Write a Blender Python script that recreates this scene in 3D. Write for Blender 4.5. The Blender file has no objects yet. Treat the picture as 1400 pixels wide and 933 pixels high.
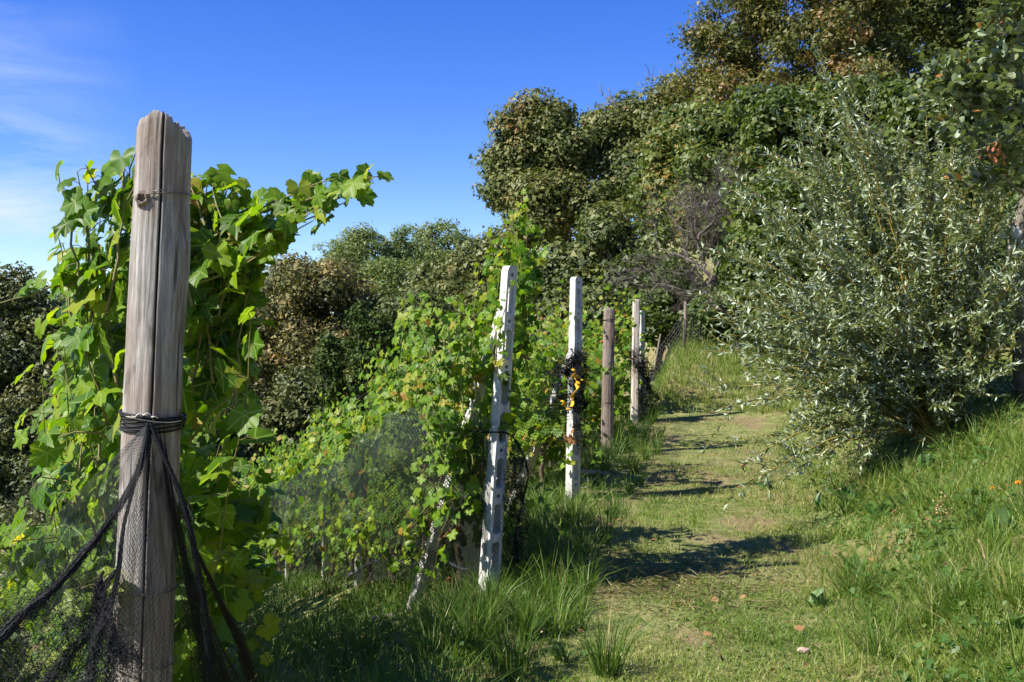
import bpy, math, random
import numpy as np
from mathutils import Vector, Matrix

random.seed(7)
RG = np.random.default_rng(7)
SC = bpy.context.scene
COL = SC.collection

# ------------------------------------------------------------------ camera
cam = bpy.data.cameras.new('camera')
cam.sensor_width = 36.0
cam.lens = 36.0
cam.clip_start = 0.05
cam.clip_end = 2000.0
cam_o = bpy.data.objects.new('camera', cam)
cam_o.location = (0, 0, 1.6)
cam_o.rotation_euler = (math.radians(90), 0, 0)
COL.objects.link(cam_o)
SC.camera = cam_o
SC.render.resolution_x, SC.render.resolution_y = 1024, 682

# ------------------------------------------------------------------ world and sun
SUN_FROM = Vector((-0.93, -0.36, 0.0)).normalized()
SUN_EL = math.radians(43)
W = bpy.data.worlds.new('World')
SC.world = W
W.use_nodes = True
nt = W.node_tree
nt.nodes.clear()
w_out = nt.nodes.new('ShaderNodeOutputWorld')
w_bg = nt.nodes.new('ShaderNodeBackground')
w_sky = nt.nodes.new('ShaderNodeTexSky')
w_sky.sky_type = 'NISHITA'
w_sky.sun_disc = False
w_sky.sun_elevation = SUN_EL
w_sky.sun_rotation = math.atan2(SUN_FROM.x, SUN_FROM.y)
w_sky.altitude = 900
w_sky.air_density = 1.0
w_sky.dust_density = 0.15
w_sky.ozone_density = 3.5
w_bg.inputs['Strength'].default_value = 0.062
w_hs = nt.nodes.new('ShaderNodeHueSaturation')
w_hs.inputs['Saturation'].default_value = 1.34
w_hs.inputs['Hue'].default_value = 0.524
w_hs.inputs['Value'].default_value = 1.66
nt.links.new(w_sky.outputs[0], w_hs.inputs['Color'])
# thin cirrus: streaky noise on the sky direction, more of it low in the west
w_tc = nt.nodes.new('ShaderNodeTexCoord')
w_mp = nt.nodes.new('ShaderNodeMapping')
w_mp.inputs['Scale'].default_value = (1.6, 2.0, 6.0)
w_mp.inputs['Rotation'].default_value = (0.0, 0.5, 0.3)
w_no = nt.nodes.new('ShaderNodeTexNoise')
w_no.inputs['Scale'].default_value = 2.6
w_no.inputs['Detail'].default_value = 9
w_no.inputs['Roughness'].default_value = 0.62
w_no.inputs['Distortion'].default_value = 0.5
w_cr = nt.nodes.new('ShaderNodeValToRGB')
w_cr.color_ramp.elements[0].position = 0.38
w_cr.color_ramp.elements[0].color = (0, 0, 0, 1)
w_cr.color_ramp.elements[1].position = 0.70
w_cr.color_ramp.elements[1].color = (1, 1, 1, 1)
w_sep = nt.nodes.new('ShaderNodeSeparateXYZ')
w_m1 = nt.nodes.new('ShaderNodeMapRange')     # where the cirrus bank lies: towards -x
w_m1.inputs['From Min'].default_value = -0.33
w_m1.inputs['From Max'].default_value = -0.43
w_m2 = nt.nodes.new('ShaderNodeMapRange')
w_m2.inputs['From Min'].default_value = 0.31
w_m2.inputs['From Max'].default_value = 0.16
w_mu = nt.nodes.new('ShaderNodeMath'); w_mu.operation = 'MULTIPLY'
w_mu2 = nt.nodes.new('ShaderNodeMath'); w_mu2.operation = 'MULTIPLY'
w_mu3 = nt.nodes.new('ShaderNodeMath'); w_mu3.operation = 'MULTIPLY'
w_mu3.inputs[1].default_value = 0.85
w_mix = nt.nodes.new('ShaderNodeMixRGB')
w_mix.inputs[2].default_value = (6.6, 7.4, 8.6, 1)
L = nt.links.new
L(w_tc.outputs['Generated'], w_mp.inputs[0]); L(w_mp.outputs[0], w_no.inputs['Vector'])
L(w_no.outputs[0], w_cr.inputs[0]); L(w_tc.outputs['Generated'], w_sep.inputs[0])
L(w_sep.outputs['X'], w_m1.inputs[0]); L(w_sep.outputs['Z'], w_m2.inputs[0])
L(w_m1.outputs[0], w_mu.inputs[0]); L(w_m2.outputs[0], w_mu.inputs[1])
L(w_mu.outputs[0], w_mu2.inputs[0]); L(w_cr.outputs[0], w_mu2.inputs[1])
L(w_mu2.outputs[0], w_mu3.inputs[0]); L(w_mu3.outputs[0], w_mix.inputs[0])
L(w_hs.outputs[0], w_mix.inputs[1]); L(w_mix.outputs[0], w_bg.inputs['Color'])
L(w_bg.outputs[0], w_out.inputs['Surface'])

sun = bpy.data.lights.new('sun', 'SUN')
sun.energy = 5.0
sun.angle = math.radians(0.53)
sun.color = (1.0, 0.94, 0.84)
sun_o = bpy.data.objects.new('sun', sun)
sd = Vector((SUN_FROM.x * math.cos(SUN_EL), SUN_FROM.y * math.cos(SUN_EL), math.sin(SUN_EL)))
sun_o.rotation_euler = sd.to_track_quat('Z', 'Y').to_euler()
sun_o.location = sd * 50
COL.objects.link(sun_o)

SC.view_settings.view_transform = 'Standard'
SC.view_settings.look = 'None'
SC.view_settings.exposure = 1.05
SC.view_settings.gamma = 1.0
SC.render.engine = 'CYCLES'
SC.cycles.max_bounces = 6
SC.cycles.diffuse_bounces = 3
SC.cycles.glossy_bounces = 2
SC.cycles.transmission_bounces = 3
SC.cycles.transparent_max_bounces = 6
SC.cycles.use_denoising = True
SC.cycles.sample_clamp_indirect = 4.0

# ------------------------------------------------------------------ helpers
def PX(x, y, d):
    """the place in the world seen at photo pixel (x, y), d metres away"""
    return np.array([(x - 700) / 1400 * d, d, 1.6 + (466.5 - y) / 1400 * d])

def hash2(ix, iy, seed):
    n = (ix.astype(np.int64) * 374761393 + iy.astype(np.int64) * 668265263 + seed * 1442695041) & 0xFFFFFFFF
    n = ((n ^ (n >> 13)) * 1274126177) & 0xFFFFFFFF
    return ((n ^ (n >> 16)) & 0xFFFF) / 65535.0

def vnoise(x, y, s=1.0, seed=0, octaves=3):
    x = np.asarray(x, float) / s; y = np.asarray(y, float) / s
    out = 0; amp = 1; tot = 0
    for o in range(octaves):
        ix, iy = np.floor(x), np.floor(y)
        fx, fy = x - ix, y - iy
        fx = fx * fx * (3 - 2 * fx); fy = fy * fy * (3 - 2 * fy)
        a = hash2(ix, iy, seed + o); b = hash2(ix + 1, iy, seed + o)
        c = hash2(ix, iy + 1, seed + o); d = hash2(ix + 1, iy + 1, seed + o)
        out = out + amp * ((a * (1 - fx) + b * fx) * (1 - fy) + (c * (1 - fx) + d * fx) * fy)
        tot += amp; amp *= 0.5; x = x * 2.03 + 11.3; y = y * 2.03 + 5.7
    return out / tot

def sstep(a, b, x):
    t = np.clip((x - a) / (b - a), 0, 1)
    return t * t * (3 - 2 * t)

def path_x(y):
    y = np.asarray(y, float)
    return 0.86 + 0.21 * (np.minimum(y, 30) - 4.8)

ZY = [-60, 2, 4.8, 6.4, 9.65, 14, 15.8, 17.0, 19.5, 24, 30, 60, 100]
ZZ = [-0.9, -0.08, 0, .03, .12, .30, .55, .95, 1.42, 1.7, 2.0, 2.6, 3]
def ground_z(x, y):
    x = np.asarray(x, float); y = np.asarray(y, float)
    u = x - path_x(y)
    zr = np.interp(y, ZY, ZZ)
    zl = np.where(y < 14, zr, .30 + .03 * (y - 14))
    k = sstep(-1.35, -0.8, u)
    z = zl * (1 - k) + zr * k
    # left: falls away below the post line; right: the bank
    uu = np.maximum(0, -u - 1.2)
    z = z - np.where(uu < 14, 0.42 * uu, 0.42 * 14 + 0.1 * (uu - 14)) * sstep(0, .5, uu + .1)
    ur = np.maximum(0, u - 0.95)
    z = z + np.where(ur < 12, 0.5 * ur, 6 + .25 * (ur - 12)) * sstep(0, .5, ur)
    z = z + np.clip(0.22 * (y - 36), 0, 4.5)
    far = sstep(60, 160, np.hypot(x, y))
    z = z * (1 - far) + far * 4
    rough = sstep(0.5, 1.3, np.abs(u))
    near = 1 - sstep(25, 45, y)
    z = z + ((vnoise(x, y, .9, 3) - .5) * (.05 + .16 * rough) + (vnoise(x, y, .22, 9, 2) - .5) * (.02 + .05 * rough)) * near
    return z

def gz(x, y):
    return float(ground_z(x, y))

def nrm(a):
    a = np.asarray(a, float)
    return a / np.maximum(np.linalg.norm(a, axis=-1, keepdims=True), 1e-9)

def make_mesh(name, V, F, tone=None, smooth=True, luv=None):
    me = bpy.data.meshes.new(name)
    V = np.ascontiguousarray(V, dtype=np.float32); F = np.ascontiguousarray(F, dtype=np.int32)
    me.vertices.add(len(V)); me.vertices.foreach_set('co', V.ravel())
    me.loops.add(F.size); me.loops.foreach_set('vertex_index', F.ravel())
    me.polygons.add(len(F))
    me.polygons.foreach_set('loop_start', np.arange(0, F.size, F.shape[1], dtype=np.int32))
    me.polygons.foreach_set('loop_total', np.full(len(F), F.shape[1], dtype=np.int32))
    if smooth:
        me.polygons.foreach_set('use_smooth', np.ones(len(F), dtype=bool))
    if tone is not None:
        at = me.attributes.new('tone', 'FLOAT', 'POINT')
        at.data.foreach_set('value', np.ascontiguousarray(tone, dtype=np.float32))
    if luv is not None:
        at = me.attributes.new('luv', 'FLOAT_VECTOR', 'POINT')
        at.data.foreach_set('vector', np.ascontiguousarray(luv, dtype=np.float32).ravel())
    me.update()
    me.validate()
    return me

class MB:
    """collects triangles for ONE object"""
    def __init__(s): s.V = []; s.F = []; s.T = []; s.U = []; s.n = 0
    def add(s, V, F, tone=0.5, luv=None):
        V = np.asarray(V, float); F = np.asarray(F, int)
        s.V.append(V); s.F.append(F + s.n); s.n += len(V)
        s.T.append(np.full(len(V), tone) if np.isscalar(tone) else np.asarray(tone))
        s.U.append(np.zeros((len(V), 3)) if luv is None else luv)
        return s
    def build(s, name, mat, parent=None, base=None, smooth=True):
        V = np.concatenate(s.V)
        if base is not None: V = V - np.asarray(base)
        me = make_mesh(name, V, np.concatenate(s.F), np.concatenate(s.T), smooth, np.concatenate(s.U))
        me.materials.append(mat)
        o = bpy.data.objects.new(name, me)
        COL.objects.link(o)
        if parent is not None: o.parent = parent
        elif base is not None: o.location = tuple(base)
        return o

def tag(o, label=None, cat=None, group=None, kind=None):
    if label: o['label'] = label
    if cat: o['category'] = cat
    if group: o['group'] = group
    if kind: o['kind'] = kind
    return o

def empty(name, base, label=None, cat=None, group=None):
    o = bpy.data.objects.new(name, None)
    o.empty_display_size = 0.1
    o.location = tuple(float(v) for v in base)
    COL.objects.link(o)
    return tag(o, label, cat, group)

def copy_tree(o, parent=None):
    c = o.copy(); COL.objects.link(c)
    if parent is not None: c.parent = parent
    for ch in list(o.children): copy_tree(ch, c)
    return c

def tube(P, r, n=6, cap=True, flat=1.0):
    """tube along points P with radii r -> V, F (triangles)"""
    P = np.asarray(P, float); m = len(P)
    r = np.full(m, r) if np.isscalar(r) else np.asarray(r, float)
    T = nrm(np.gradient(P, axis=0))
    ref = np.array([0, 0, 1.0]) if abs(T[:, 2]).mean() < .9 else np.array([1.0, 0, 0])
    A = nrm(np.cross(T, ref)); B = np.cross(T, A)
    a = np.linspace(0, 2 * np.pi, n, endpoint=False)
    V = (P[:, None] + r[:, None, None] * (np.cos(a)[None, :, None] * A[:, None] + flat * np.sin(a)[None, :, None] * B[:, None])).reshape(-1, 3)
    i = np.arange(m - 1)[:, None] * n; j = np.arange(n)[None]; k = (j + 1) % n
    q = np.stack([i + j, i + k, i + n + k, i + n + j], -1).reshape(-1, 4)
    F = np.concatenate([q[:, [0, 1, 2]], q[:, [0, 2, 3]]])
    if cap:
        V = np.concatenate([V, P[:1], P[-1:]])
        c0, c1 = m * n, m * n + 1
        e = (m - 1) * n
        F = np.concatenate([F, [[c0, (t + 1) % n, t] for t in range(n)], [[c1, e + t, e + (t + 1) % n] for t in range(n)]])
    return V, F

def scatter(TV, TF, P, X, Y, Z, S, tone, jitter_tone=0):
    """copies of template (TV, TF) at P with axes X, Y, Z and sizes S"""
    n, k = len(P), len(TV)
    S = np.asarray(S, float)
    if S.ndim == 1: S = np.repeat(S[:, None], 3, 1)
    V = P[:, None] + (TV[None, :, 0, None] * S[:, None, 0, None]) * X[:, None] + (TV[None, :, 1, None] * S[:, None, 1, None]) * Y[:, None] + (TV[None, :, 2, None] * S[:, None, 2, None]) * Z[:, None]
    F = (np.arange(n)[:, None, None] * k + TF[None]).reshape(-1, TF.shape[1])
    T = np.repeat(np.asarray(tone), k)
    U = np.tile(TV, (n, 1))
    return V.reshape(-1, 3), F, T, U

def frames(N, T):
    """orthonormal axes with Z = N and Y near T"""
    Z = nrm(N); Y = nrm(T - (T * Z).sum(-1, keepdims=True) * Z); X = np.cross(Y, Z)
    return X, Y, Z

def rnd_dirs(n, rng=RG):
    return nrm(rng.normal(size=(n, 3)))

# ------------------------------------------------------------------ materials
def new_mat(name):
    m = bpy.data.materials.new(name); m.use_nodes = True
    return m, m.node_tree, m.node_tree.nodes['Principled BSDF']

def ramp(ntree, src, stops):
    r = ntree.nodes.new('ShaderNodeValToRGB')
    e = r.color_ramp.elements
    while len(e) < len(stops): e.new(0.5)
    for q, (p, c) in zip(e, stops):
        q.position = p; q.color = (*c, 1)
    if src is not None: ntree.links.new(src, r.inputs[0])
    return r.outputs[0]

def noise(ntree, scale, detail=4, rough=0.55, coord='Object', sc=(1, 1, 1), dist=0):
    tc = ntree.nodes.new('ShaderNodeTexCoord'); mp = ntree.nodes.new('ShaderNodeMapping')
    mp.inputs['Scale'].default_value = sc
    n = ntree.nodes.new('ShaderNodeTexNoise')
    n.inputs['Scale'].default_value = scale; n.inputs['Detail'].default_value = detail
    n.inputs['Roughness'].default_value = rough; n.inputs['Distortion'].default_value = dist
    ntree.links.new(tc.outputs[coord], mp.inputs[0]); ntree.links.new(mp.outputs[0], n.inputs['Vector'])
    return n.outputs[0]

def math_n(ntree, op, a, b=None):
    m = ntree.nodes.new('ShaderNodeMath'); m.operation = op
    for i, v in enumerate((a, b)):
        if v is None: continue
        if isinstance(v, (int, float)): m.inputs[i].default_value = v
        else: ntree.links.new(v, m.inputs[i])
    return m.outputs[0]

def mixc(ntree, f, a, b, mode='MIX'):
    m = ntree.nodes.new('ShaderNodeMixRGB'); m.blend_type = mode
    for i, v in enumerate((f, a, b)):
        if isinstance(v, (int, float)): m.inputs[i].default_value = v
        elif isinstance(v, tuple): m.inputs[i].default_value = (*v, 1)
        else: ntree.links.new(v, m.inputs[i])
    return m.outputs[0]

def bump(ntree, h, strength, dist=0.01):
    b = ntree.nodes.new('ShaderNodeBump')
    b.inputs['Strength'].default_value = strength; b.inputs['Distance'].default_value = dist
    ntree.links.new(h, b.inputs['Height'])
    return b.outputs[0]

def leaf_mat(name, stops, trans=0.35, back=None, rough=0.5, single=False, veins=False, tgain=(1.5, 1.6, 0.7), spec=0.4):
    """leaf colour follows the tone of each leaf; a paler underside; light passes through"""
    m, t, p = new_mat(name)
    if single:
        oi = t.nodes.new('ShaderNodeObjectInfo')
        sp = t.nodes.new('ShaderNodeSeparateColor'); t.links.new(oi.outputs['Color'], sp.inputs[0])
        tone = sp.outputs[0]
    else:
        at = t.nodes.new('ShaderNodeAttribute'); at.attribute_name = 'tone'
        tone = at.outputs['Fac']
    col = ramp(t, tone, stops)
    nz = noise(t, 14 if veins else 5, 3)
    col = mixc(t, math_n(t, 'MULTIPLY', nz, 0.35), col, tuple(c * 0.55 for c in stops[0][1]))
    if 'vine leaf' in name:
        sp_ = noise(t, 38, 3, .6); big_ = noise(t, 3.5, 2, .5)
        wear = math_n(t, 'MULTIPLY', ramp(t, sp_, [(.60, (0, 0, 0)), (.68, (1, 1, 1))]), ramp(t, big_, [(.45, (0, 0, 0)), (.62, (1, 1, 1))]))
        col = mixc(t, math_n(t, 'MULTIPLY', wear, .75), col, (.20, .11, .03))
    if veins:
        la = t.nodes.new('ShaderNodeAttribute'); la.attribute_name = 'luv'
        sx = t.nodes.new('ShaderNodeSeparateXYZ'); t.links.new(la.outputs['Vector'], sx.inputs[0])
        x, y = sx.outputs[0], sx.outputs[1]
        dmin = None
        ax = math_n(t, 'ABSOLUTE', x)
        for ang in (0, 50, 108):
            s_, c_ = math.sin(math.radians(ang)), math.cos(math.radians(ang))
            cr = math_n(t, 'ABSOLUTE', math_n(t, 'SUBTRACT', math_n(t, 'MULTIPLY', ax, c_), math_n(t, 'MULTIPLY', y, s_)))
            dt = math_n(t, 'ADD', math_n(t, 'MULTIPLY', ax, s_), math_n(t, 'MULTIPLY', y, c_))
            pen = math_n(t, 'MULTIPLY', math_n(t, 'LESS_THAN', dt, 0.0), 1.0)
            dd = math_n(t, 'ADD', cr, pen)
            # side veins: stripes that run back from the main one
            dmin = dd if dmin is None else math_n(t, 'MINIMUM', dmin, dd)
        mr = t.nodes.new('ShaderNodeMapRange'); mr.inputs['From Min'].default_value = 0.012; mr.inputs['From Max'].default_value = 0.045
        mr.inputs['To Min'].default_value = 0.55; mr.inputs['To Max'].default_value = 0.0
        t.links.new(dmin, mr.inputs[0])
        col = mixc(t, mr.outputs[0], col, (0.32, 0.40, 0.12))
        t.links.new(bump(t, mr.outputs[0], 0.25, 0.004), p.inputs['Normal'])
    if back is not None:
        ge = t.nodes.new('ShaderNodeNewGeometry')
        colf = mixc(t, math_n(t, 'MULTIPLY', ge.outputs['Backfacing'], 0.75), col, back)
    else:
        colf = col
    t.links.new(colf, p.inputs['Base Color'])
    p.inputs['Roughness'].default_value = rough
    p.inputs['Specular IOR Level'].default_value = spec
    tr = t.nodes.new('ShaderNodeBsdfTranslucent')
    t.links.new(mixc(t, 1.0, col, tgain, 'MULTIPLY'), tr.inputs['Color'])
    mx = t.nodes.new('ShaderNodeMixShader'); mx.inputs[0].default_value = trans
    t.links.new(p.outputs[0], mx.inputs[1]); t.links.new(tr.outputs[0], mx.inputs[2])
    t.links.new(mx.outputs[0], t.nodes['Material Output'].inputs['Surface'])
    return m

def plain_mat(name, stops, nscale, rough=0.85, sc=(1, 1, 1), bmp=0.3, bdist=0.01, spec=0.3, detail=6, metallic=0):
    m, t, p = new_mat(name)
    n = noise(t, nscale, detail, 0.62, 'Object', sc)
    t.links.new(ramp(t, n, stops), p.inputs['Base Color'])
    p.inputs['Roughness'].default_value = rough; p.inputs['Specular IOR Level'].default_value = spec
    p.inputs['Metallic'].default_value = metallic
    if bmp: t.links.new(bump(t, n, bmp, bdist), p.inputs['Normal'])
    return m

VINE_STOPS = [(0.0, (.035, .09, .008)), (0.45, (.10, .215, .010)), (0.8, (.24, .36, .018)), (0.92, (.36, .34, .04)), (1.0, (.36, .16, .035))]
M_vine = leaf_mat('vine leaf', VINE_STOPS, 0.46, (.16, .25, .05), 0.42, veins=False, tgain=(1.95, 1.8, .5), spec=.22)
M_vine1 = leaf_mat('vine leaf single', VINE_STOPS, 0.46, (.16, .25, .05), 0.42, single=True, veins=True, tgain=(1.95, 1.8, .5), spec=.22)
W_STOPS = [(0.0, (.08, .118, .03)), (0.6, (.155, .20, .055)), (1.0, (.28, .29, .09))]
M_willow = leaf_mat('willow leaf', W_STOPS, 0.2, (.44, .52, .38), 0.38, spec=.5)
M_willow1 = leaf_mat('willow leaf single', W_STOPS, 0.2, (.44, .52, .38), 0.38, single=True, spec=.5)
A_STOPS = [(0, (.06, .09, .02)), (.7, (.15, .19, .045)), (.93, (.26, .24, .05)), (1, (.36, .16, .05))]
M_apple = leaf_mat('apple leaf', A_STOPS, 0.25, (.25, .32, .2), 0.45)
M_apple1 = leaf_mat('apple leaf single', A_STOPS, 0.25, (.25, .32, .2), 0.45, single=True)
M_chestnut = leaf_mat('chestnut foliage', [(0, (.045, .068, .016)), (.5, (.12, .145, .03)), (.9, (.24, .23, .06)), (1, (.28, .16, .05))], .22, None, .55)
M_brown = leaf_mat('turning foliage', [(0, (.05, .065, .018)), (.4, (.145, .15, .04)), (.8, (.27, .22, .07)), (1, (.32, .20, .07))], .22, None, .6)
M_oak = leaf_mat('oak foliage', [(0, (.05, .07, .014)), (.45, (.12, .14, .028)), (.8, (.21, .17, .045)), (1, (.28, .14, .05))], .28, None, .55)
M_green = leaf_mat('hazel foliage', [(0, (.035, .065, .012)), (.5, (.095, .14, .022)), (.9, (.19, .215, .045)), (1, (.30, .19, .04))], .28, None, .5)
M_dark = leaf_mat('dark foliage', [(0, (.04, .06, .016)), (.6, (.11, .13, .03)), (1, (.22, .20, .055))], .15, None, .55)
M_robinia = leaf_mat('robinia foliage', [(0, (.10, .15, .045)), (.6, (.18, .24, .07)), (1, (.27, .29, .09))], .3, None, .6)
M_ivy = leaf_mat('ivy foliage', [(0, (.03, .055, .012)), (.6, (.06, .10, .02)), (1, (.11, .15, .035))], .15, None, .6, spec=.15)
G_STOPS = [(0, (.05, .11, .014)), (.4, (.125, .22, .025)), (.66, (.24, .30, .05)), (.85, (.38, .36, .11)), (1, (.46, .36, .18))]
M_grass = leaf_mat('grass', G_STOPS, .32, None, .5, tgain=(1.3, 1.5, .7))
M_weed = leaf_mat('weed leaf', [(0, (.045, .11, .02)), (.7, (.09, .19, .035)), (1, (.2, .24, .06))], .3, (.13, .2, .08), .45, single=True, veins=False)
M_cover = leaf_mat('ground cover', [(0, (.04, .10, .015)), (.6, (.09, .18, .03)), (1, (.2, .22, .06))], .3, None, .5)
M_dead = leaf_mat('dead leaf', [(0, (.20, .09, .035)), (.5, (.34, .17, .06)), (1, (.48, .30, .13))], .15, None, .7)
M_strawleaf = leaf_mat('cut straw', [(0, (.30, .24, .12)), (1, (.44, .37, .22))], .1, None, .8)
M_orange = leaf_mat('orange leaf', [(0, (.30, .10, .05)), (1, (.42, .18, .09))], .3, None, .6)
M_bark = plain_mat('bark', [(.3, (.02, .017, .013)), (.7, (.07, .06, .048))], 9, sc=(1, 1, .25), bmp=.6, bdist=.03)
M_bark_pale = plain_mat('pale bark', [(.3, (.09, .08, .065)), (.7, (.26, .23, .19))], 12, sc=(1, 1, .3), bmp=.5, bdist=.02)
M_deadtwig = plain_mat('dead twig', [(.3, (.07, .058, .05)), (.7, (.16, .135, .12))], 20, bmp=.2)
M_vinewood = plain_mat('vine wood', [(.3, (.05, .035, .025)), (.7, (.17, .12, .085))], 40, sc=(1, 1, .2), bmp=.8, bdist=.01)
M_cane = plain_mat('vine cane', [(.3, (.12, .14, .03)), (.7, (.20, .15, .05))], 12, .6, bmp=.1)
M_cane_brown = plain_mat('ripe cane', [(.3, (.20, .075, .035)), (.7, (.32, .15, .08))], 12, .6, bmp=.1)
M_willowstem = plain_mat('willow stem', [(.3, (.19, .14, .025)), (.7, (.34, .23, .045))], 12, .6, bmp=.1)
M_net = plain_mat('net thread', [(.3, (.006, .0065, .007)), (.7, (.016, .017, .018))], 50, .6, bmp=0, spec=.2)
M_netg = plain_mat('row net thread', [(.3, (.010, .013, .012)), (.7, (.022, .026, .024))], 50, .55, bmp=0, spec=.35)
M_wire = plain_mat('wire', [(.3, (.10, .09, .08)), (.7, (.22, .20, .18))], 60, .45, bmp=0, spec=.6, metallic=.6)
M_hose = plain_mat('hose', [(.3, (.03, .035, .045)), (.7, (.10, .11, .13))], 8, .35, bmp=0, spec=.7)
M_yellow = plain_mat('yellow cloth', [(.3, (.60, .30, .015)), (.7, (.80, .46, .03))], 12, .7, bmp=.2)
M_stone = plain_mat('stone', [(.3, (.16, .15, .13)), (.7, (.42, .39, .34))], 12, .9, bmp=.6, bdist=.02)
M_pink = plain_mat('pink stone', [(.3, (.45, .28, .22)), (.7, (.60, .42, .34))], 30, .9, bmp=.4)
M_clover = plain_mat('clover bloom', [(.3, (.50, .25, .36)), (.7, (.72, .48, .56))], 60, .8, bmp=.5)
M_flowerred = plain_mat('orange bloom', [(.3, (.60, .12, .06)), (.7, (.75, .30, .15))], 60, .8, bmp=.5)
M_flowergold = plain_mat('golden bloom', [(.3, (.80, .36, .02)), (.7, (.9, .5, .05))], 60, .8, bmp=.3)
M_straw = plain_mat('dry stalk', [(.3, (.34, .20, .10)), (.7, (.52, .38, .22))], 20, .8, bmp=.1)
M_berry = plain_mat('grape', [(.3, (.12, .16, .05)), (.7, (.25, .28, .1))], 20, .35, bmp=0, spec=.6)

def concrete_mat():
    m, t, p = new_mat('cast concrete')
    n1 = noise(t, 5, 8, .65); n2 = noise(t, 90, 4, .6); n3 = noise(t, 22, 5, .6, sc=(1, 1, .4))
    c = ramp(t, n1, [(.3, (.38, .375, .35)), (.6, (.60, .59, .56))])
    c = mixc(t, math_n(t, 'MULTIPLY', ramp(t, n3, [(.50, (0, 0, 0)), (.66, (1, 1, 1))]), .6), c, (.20, .195, .16))
    c = mixc(t, math_n(t, 'MULTIPLY', ramp(t, n2, [(.6, (0, 0, 0)), (.68, (1, 1, 1))]), .5), c, (.15, .145, .13))
    t.links.new(c, p.inputs['Base Color']); p.inputs['Roughness'].default_value = .9
    t.links.new(bump(t, math_n(t, 'ADD', n2, n3), .5, .006), p.inputs['Normal'])
    return m
M_conc = concrete_mat()

def weathered_wood(name, a=(.10, .088, .075), b=(.50, .485, .45), rust=(.19, .125, .08)):
    m, t, p = new_mat(name)
    g1 = noise(t, 46, 8, .75, sc=(1, 1, .055), dist=.6); g2 = noise(t, 170, 8, .7, sc=(1, 1, .07)); b1 = noise(t, 6, 6, .65, sc=(1, 1, .35))
    g = math_n(t, 'ADD', math_n(t, 'MULTIPLY', g1, .6), math_n(t, 'MULTIPLY', g2, .4))
    c = ramp(t, g, [(.36, a), (.50, tuple(.55 * x + .45 * y for x, y in zip(a, b))), (.62, b)])
    c = mixc(t, math_n(t, 'MULTIPLY', ramp(t, b1, [(.46, (0, 0, 0)), (.66, (1, 1, 1))]), .72), c, rust)
    spots = noise(t, 26, 3, .6, sc=(1, 1, .3))
    c = mixc(t, math_n(t, 'MULTIPLY', ramp(t, spots, [(.58, (0, 0, 0)), (.70, (1, 1, 1))]), .75), c, (.09, .065, .05))
    t.links.new(c, p.inputs['Base Color']); p.inputs['Roughness'].default_value = .82
    p.inputs['Specular IOR Level'].default_value = .25
    ck = noise(t, 60, 3, .5, sc=(1, 1, .012), dist=.3)
    ckm = ramp(t, ck, [(.30, (1, 1, 1)), (.36, (0, 0, 0))])
    c = mixc(t, math_n(t, 'MULTIPLY', ckm, .8), c, (.03, .025, .02))
    t.links.new(c, p.inputs['Base Color'])
    t.links.new(bump(t, math_n(t, 'SUBTRACT', g, math_n(t, 'MULTIPLY', ckm, .6)), .9, .008), p.inputs['Normal'])
    return m
M_wood = weathered_wood('weathered wood')
M_wood2 = weathered_wood('brown weathered wood', (.13, .10, .08), (.36, .30, .25))
M_wood3 = weathered_wood('pale sawn wood', (.42, .36, .29), (.66, .58, .49), (.5, .4, .3))

def ground_mat():
    m, t, p = new_mat('soil and turf')
    n1 = noise(t, .9, 8, .65); n2 = noise(t, 7, 8, .7); n3 = noise(t, 60, 4, .7)
    turf = ramp(t, n2, [(.35, (.08, .11, .025)), (.5, (.16, .18, .045)), (.65, (.28, .25, .10))])
    soil = ramp(t, n3, [(.3, (.12, .075, .04)), (.6, (.30, .19, .11)), (.8, (.44, .31, .19))])
    at = t.nodes.new('ShaderNodeAttribute'); at.attribute_name = 'tone'
    c = mixc(t, at.outputs['Fac'], turf, soil)
    t.links.new(c, p.inputs['Base Color']); p.inputs['Roughness'].default_value = .95
    t.links.new(bump(t, math_n(t, 'ADD', n3, n2), .6, .03), p.inputs['Normal'])
    return m

# ------------------------------------------------------------------ the ground
def axis(parts):
    out = []
    for a, b, st in parts:
        out.append(np.arange(a, b, st))
    return np.concatenate(out + [[parts[-1][1]]])
gx = axis([(-400, -80, 40), (-80, -20, 3), (-20, -5, .4), (-5, 7, .10), (7, 16, .4), (16, 80, 3), (80, 400, 40)])
gy = axis([(-300, -20, 30), (-20, 0, 2), (0, 3, .3), (3, 21, .10), (21, 34, .4), (34, 90, 2), (90, 500, 40)])
X_, Y_ = np.meshgrid(gx, gy)
Z_ = ground_z(X_, Y_)
nx, ny = len(gx), len(gy)
ii = (np.arange(ny - 1)[:, None] * nx + np.arange(nx - 1)[None]).ravel()
U_ = X_ - path_x(Y_)
soil_ = .36 * sstep(15.2, 16.3, Y_) * (1 - sstep(18.2, 20, Y_)) * sstep(-1.3, -.8, U_) * (1 - sstep(1.6, 2.6, U_)) * sstep(.35, .6, vnoise(X_, Y_, .8, 71))
soil_ = np.maximum(soil_, .35 * sstep(.56, .68, vnoise(X_, Y_, .7, 73)) * (1 - sstep(1.4, 2.2, np.abs(U_))))
soil_ = np.maximum(soil_, .7 * sstep(.55, .7, vnoise(X_, Y_, .5, 75)))
gm = MB().add(np.stack([X_.ravel(), Y_.ravel(), Z_.ravel()], -1), np.concatenate([np.stack([ii, ii + 1, ii + nx + 1], -1), np.stack([ii, ii + nx + 1, ii + nx], -1)]), soil_.ravel())
tag(gm.build('ground', ground_mat()), 'soil and turf of the sloping vineyard hillside', None, None, 'structure')

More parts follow.
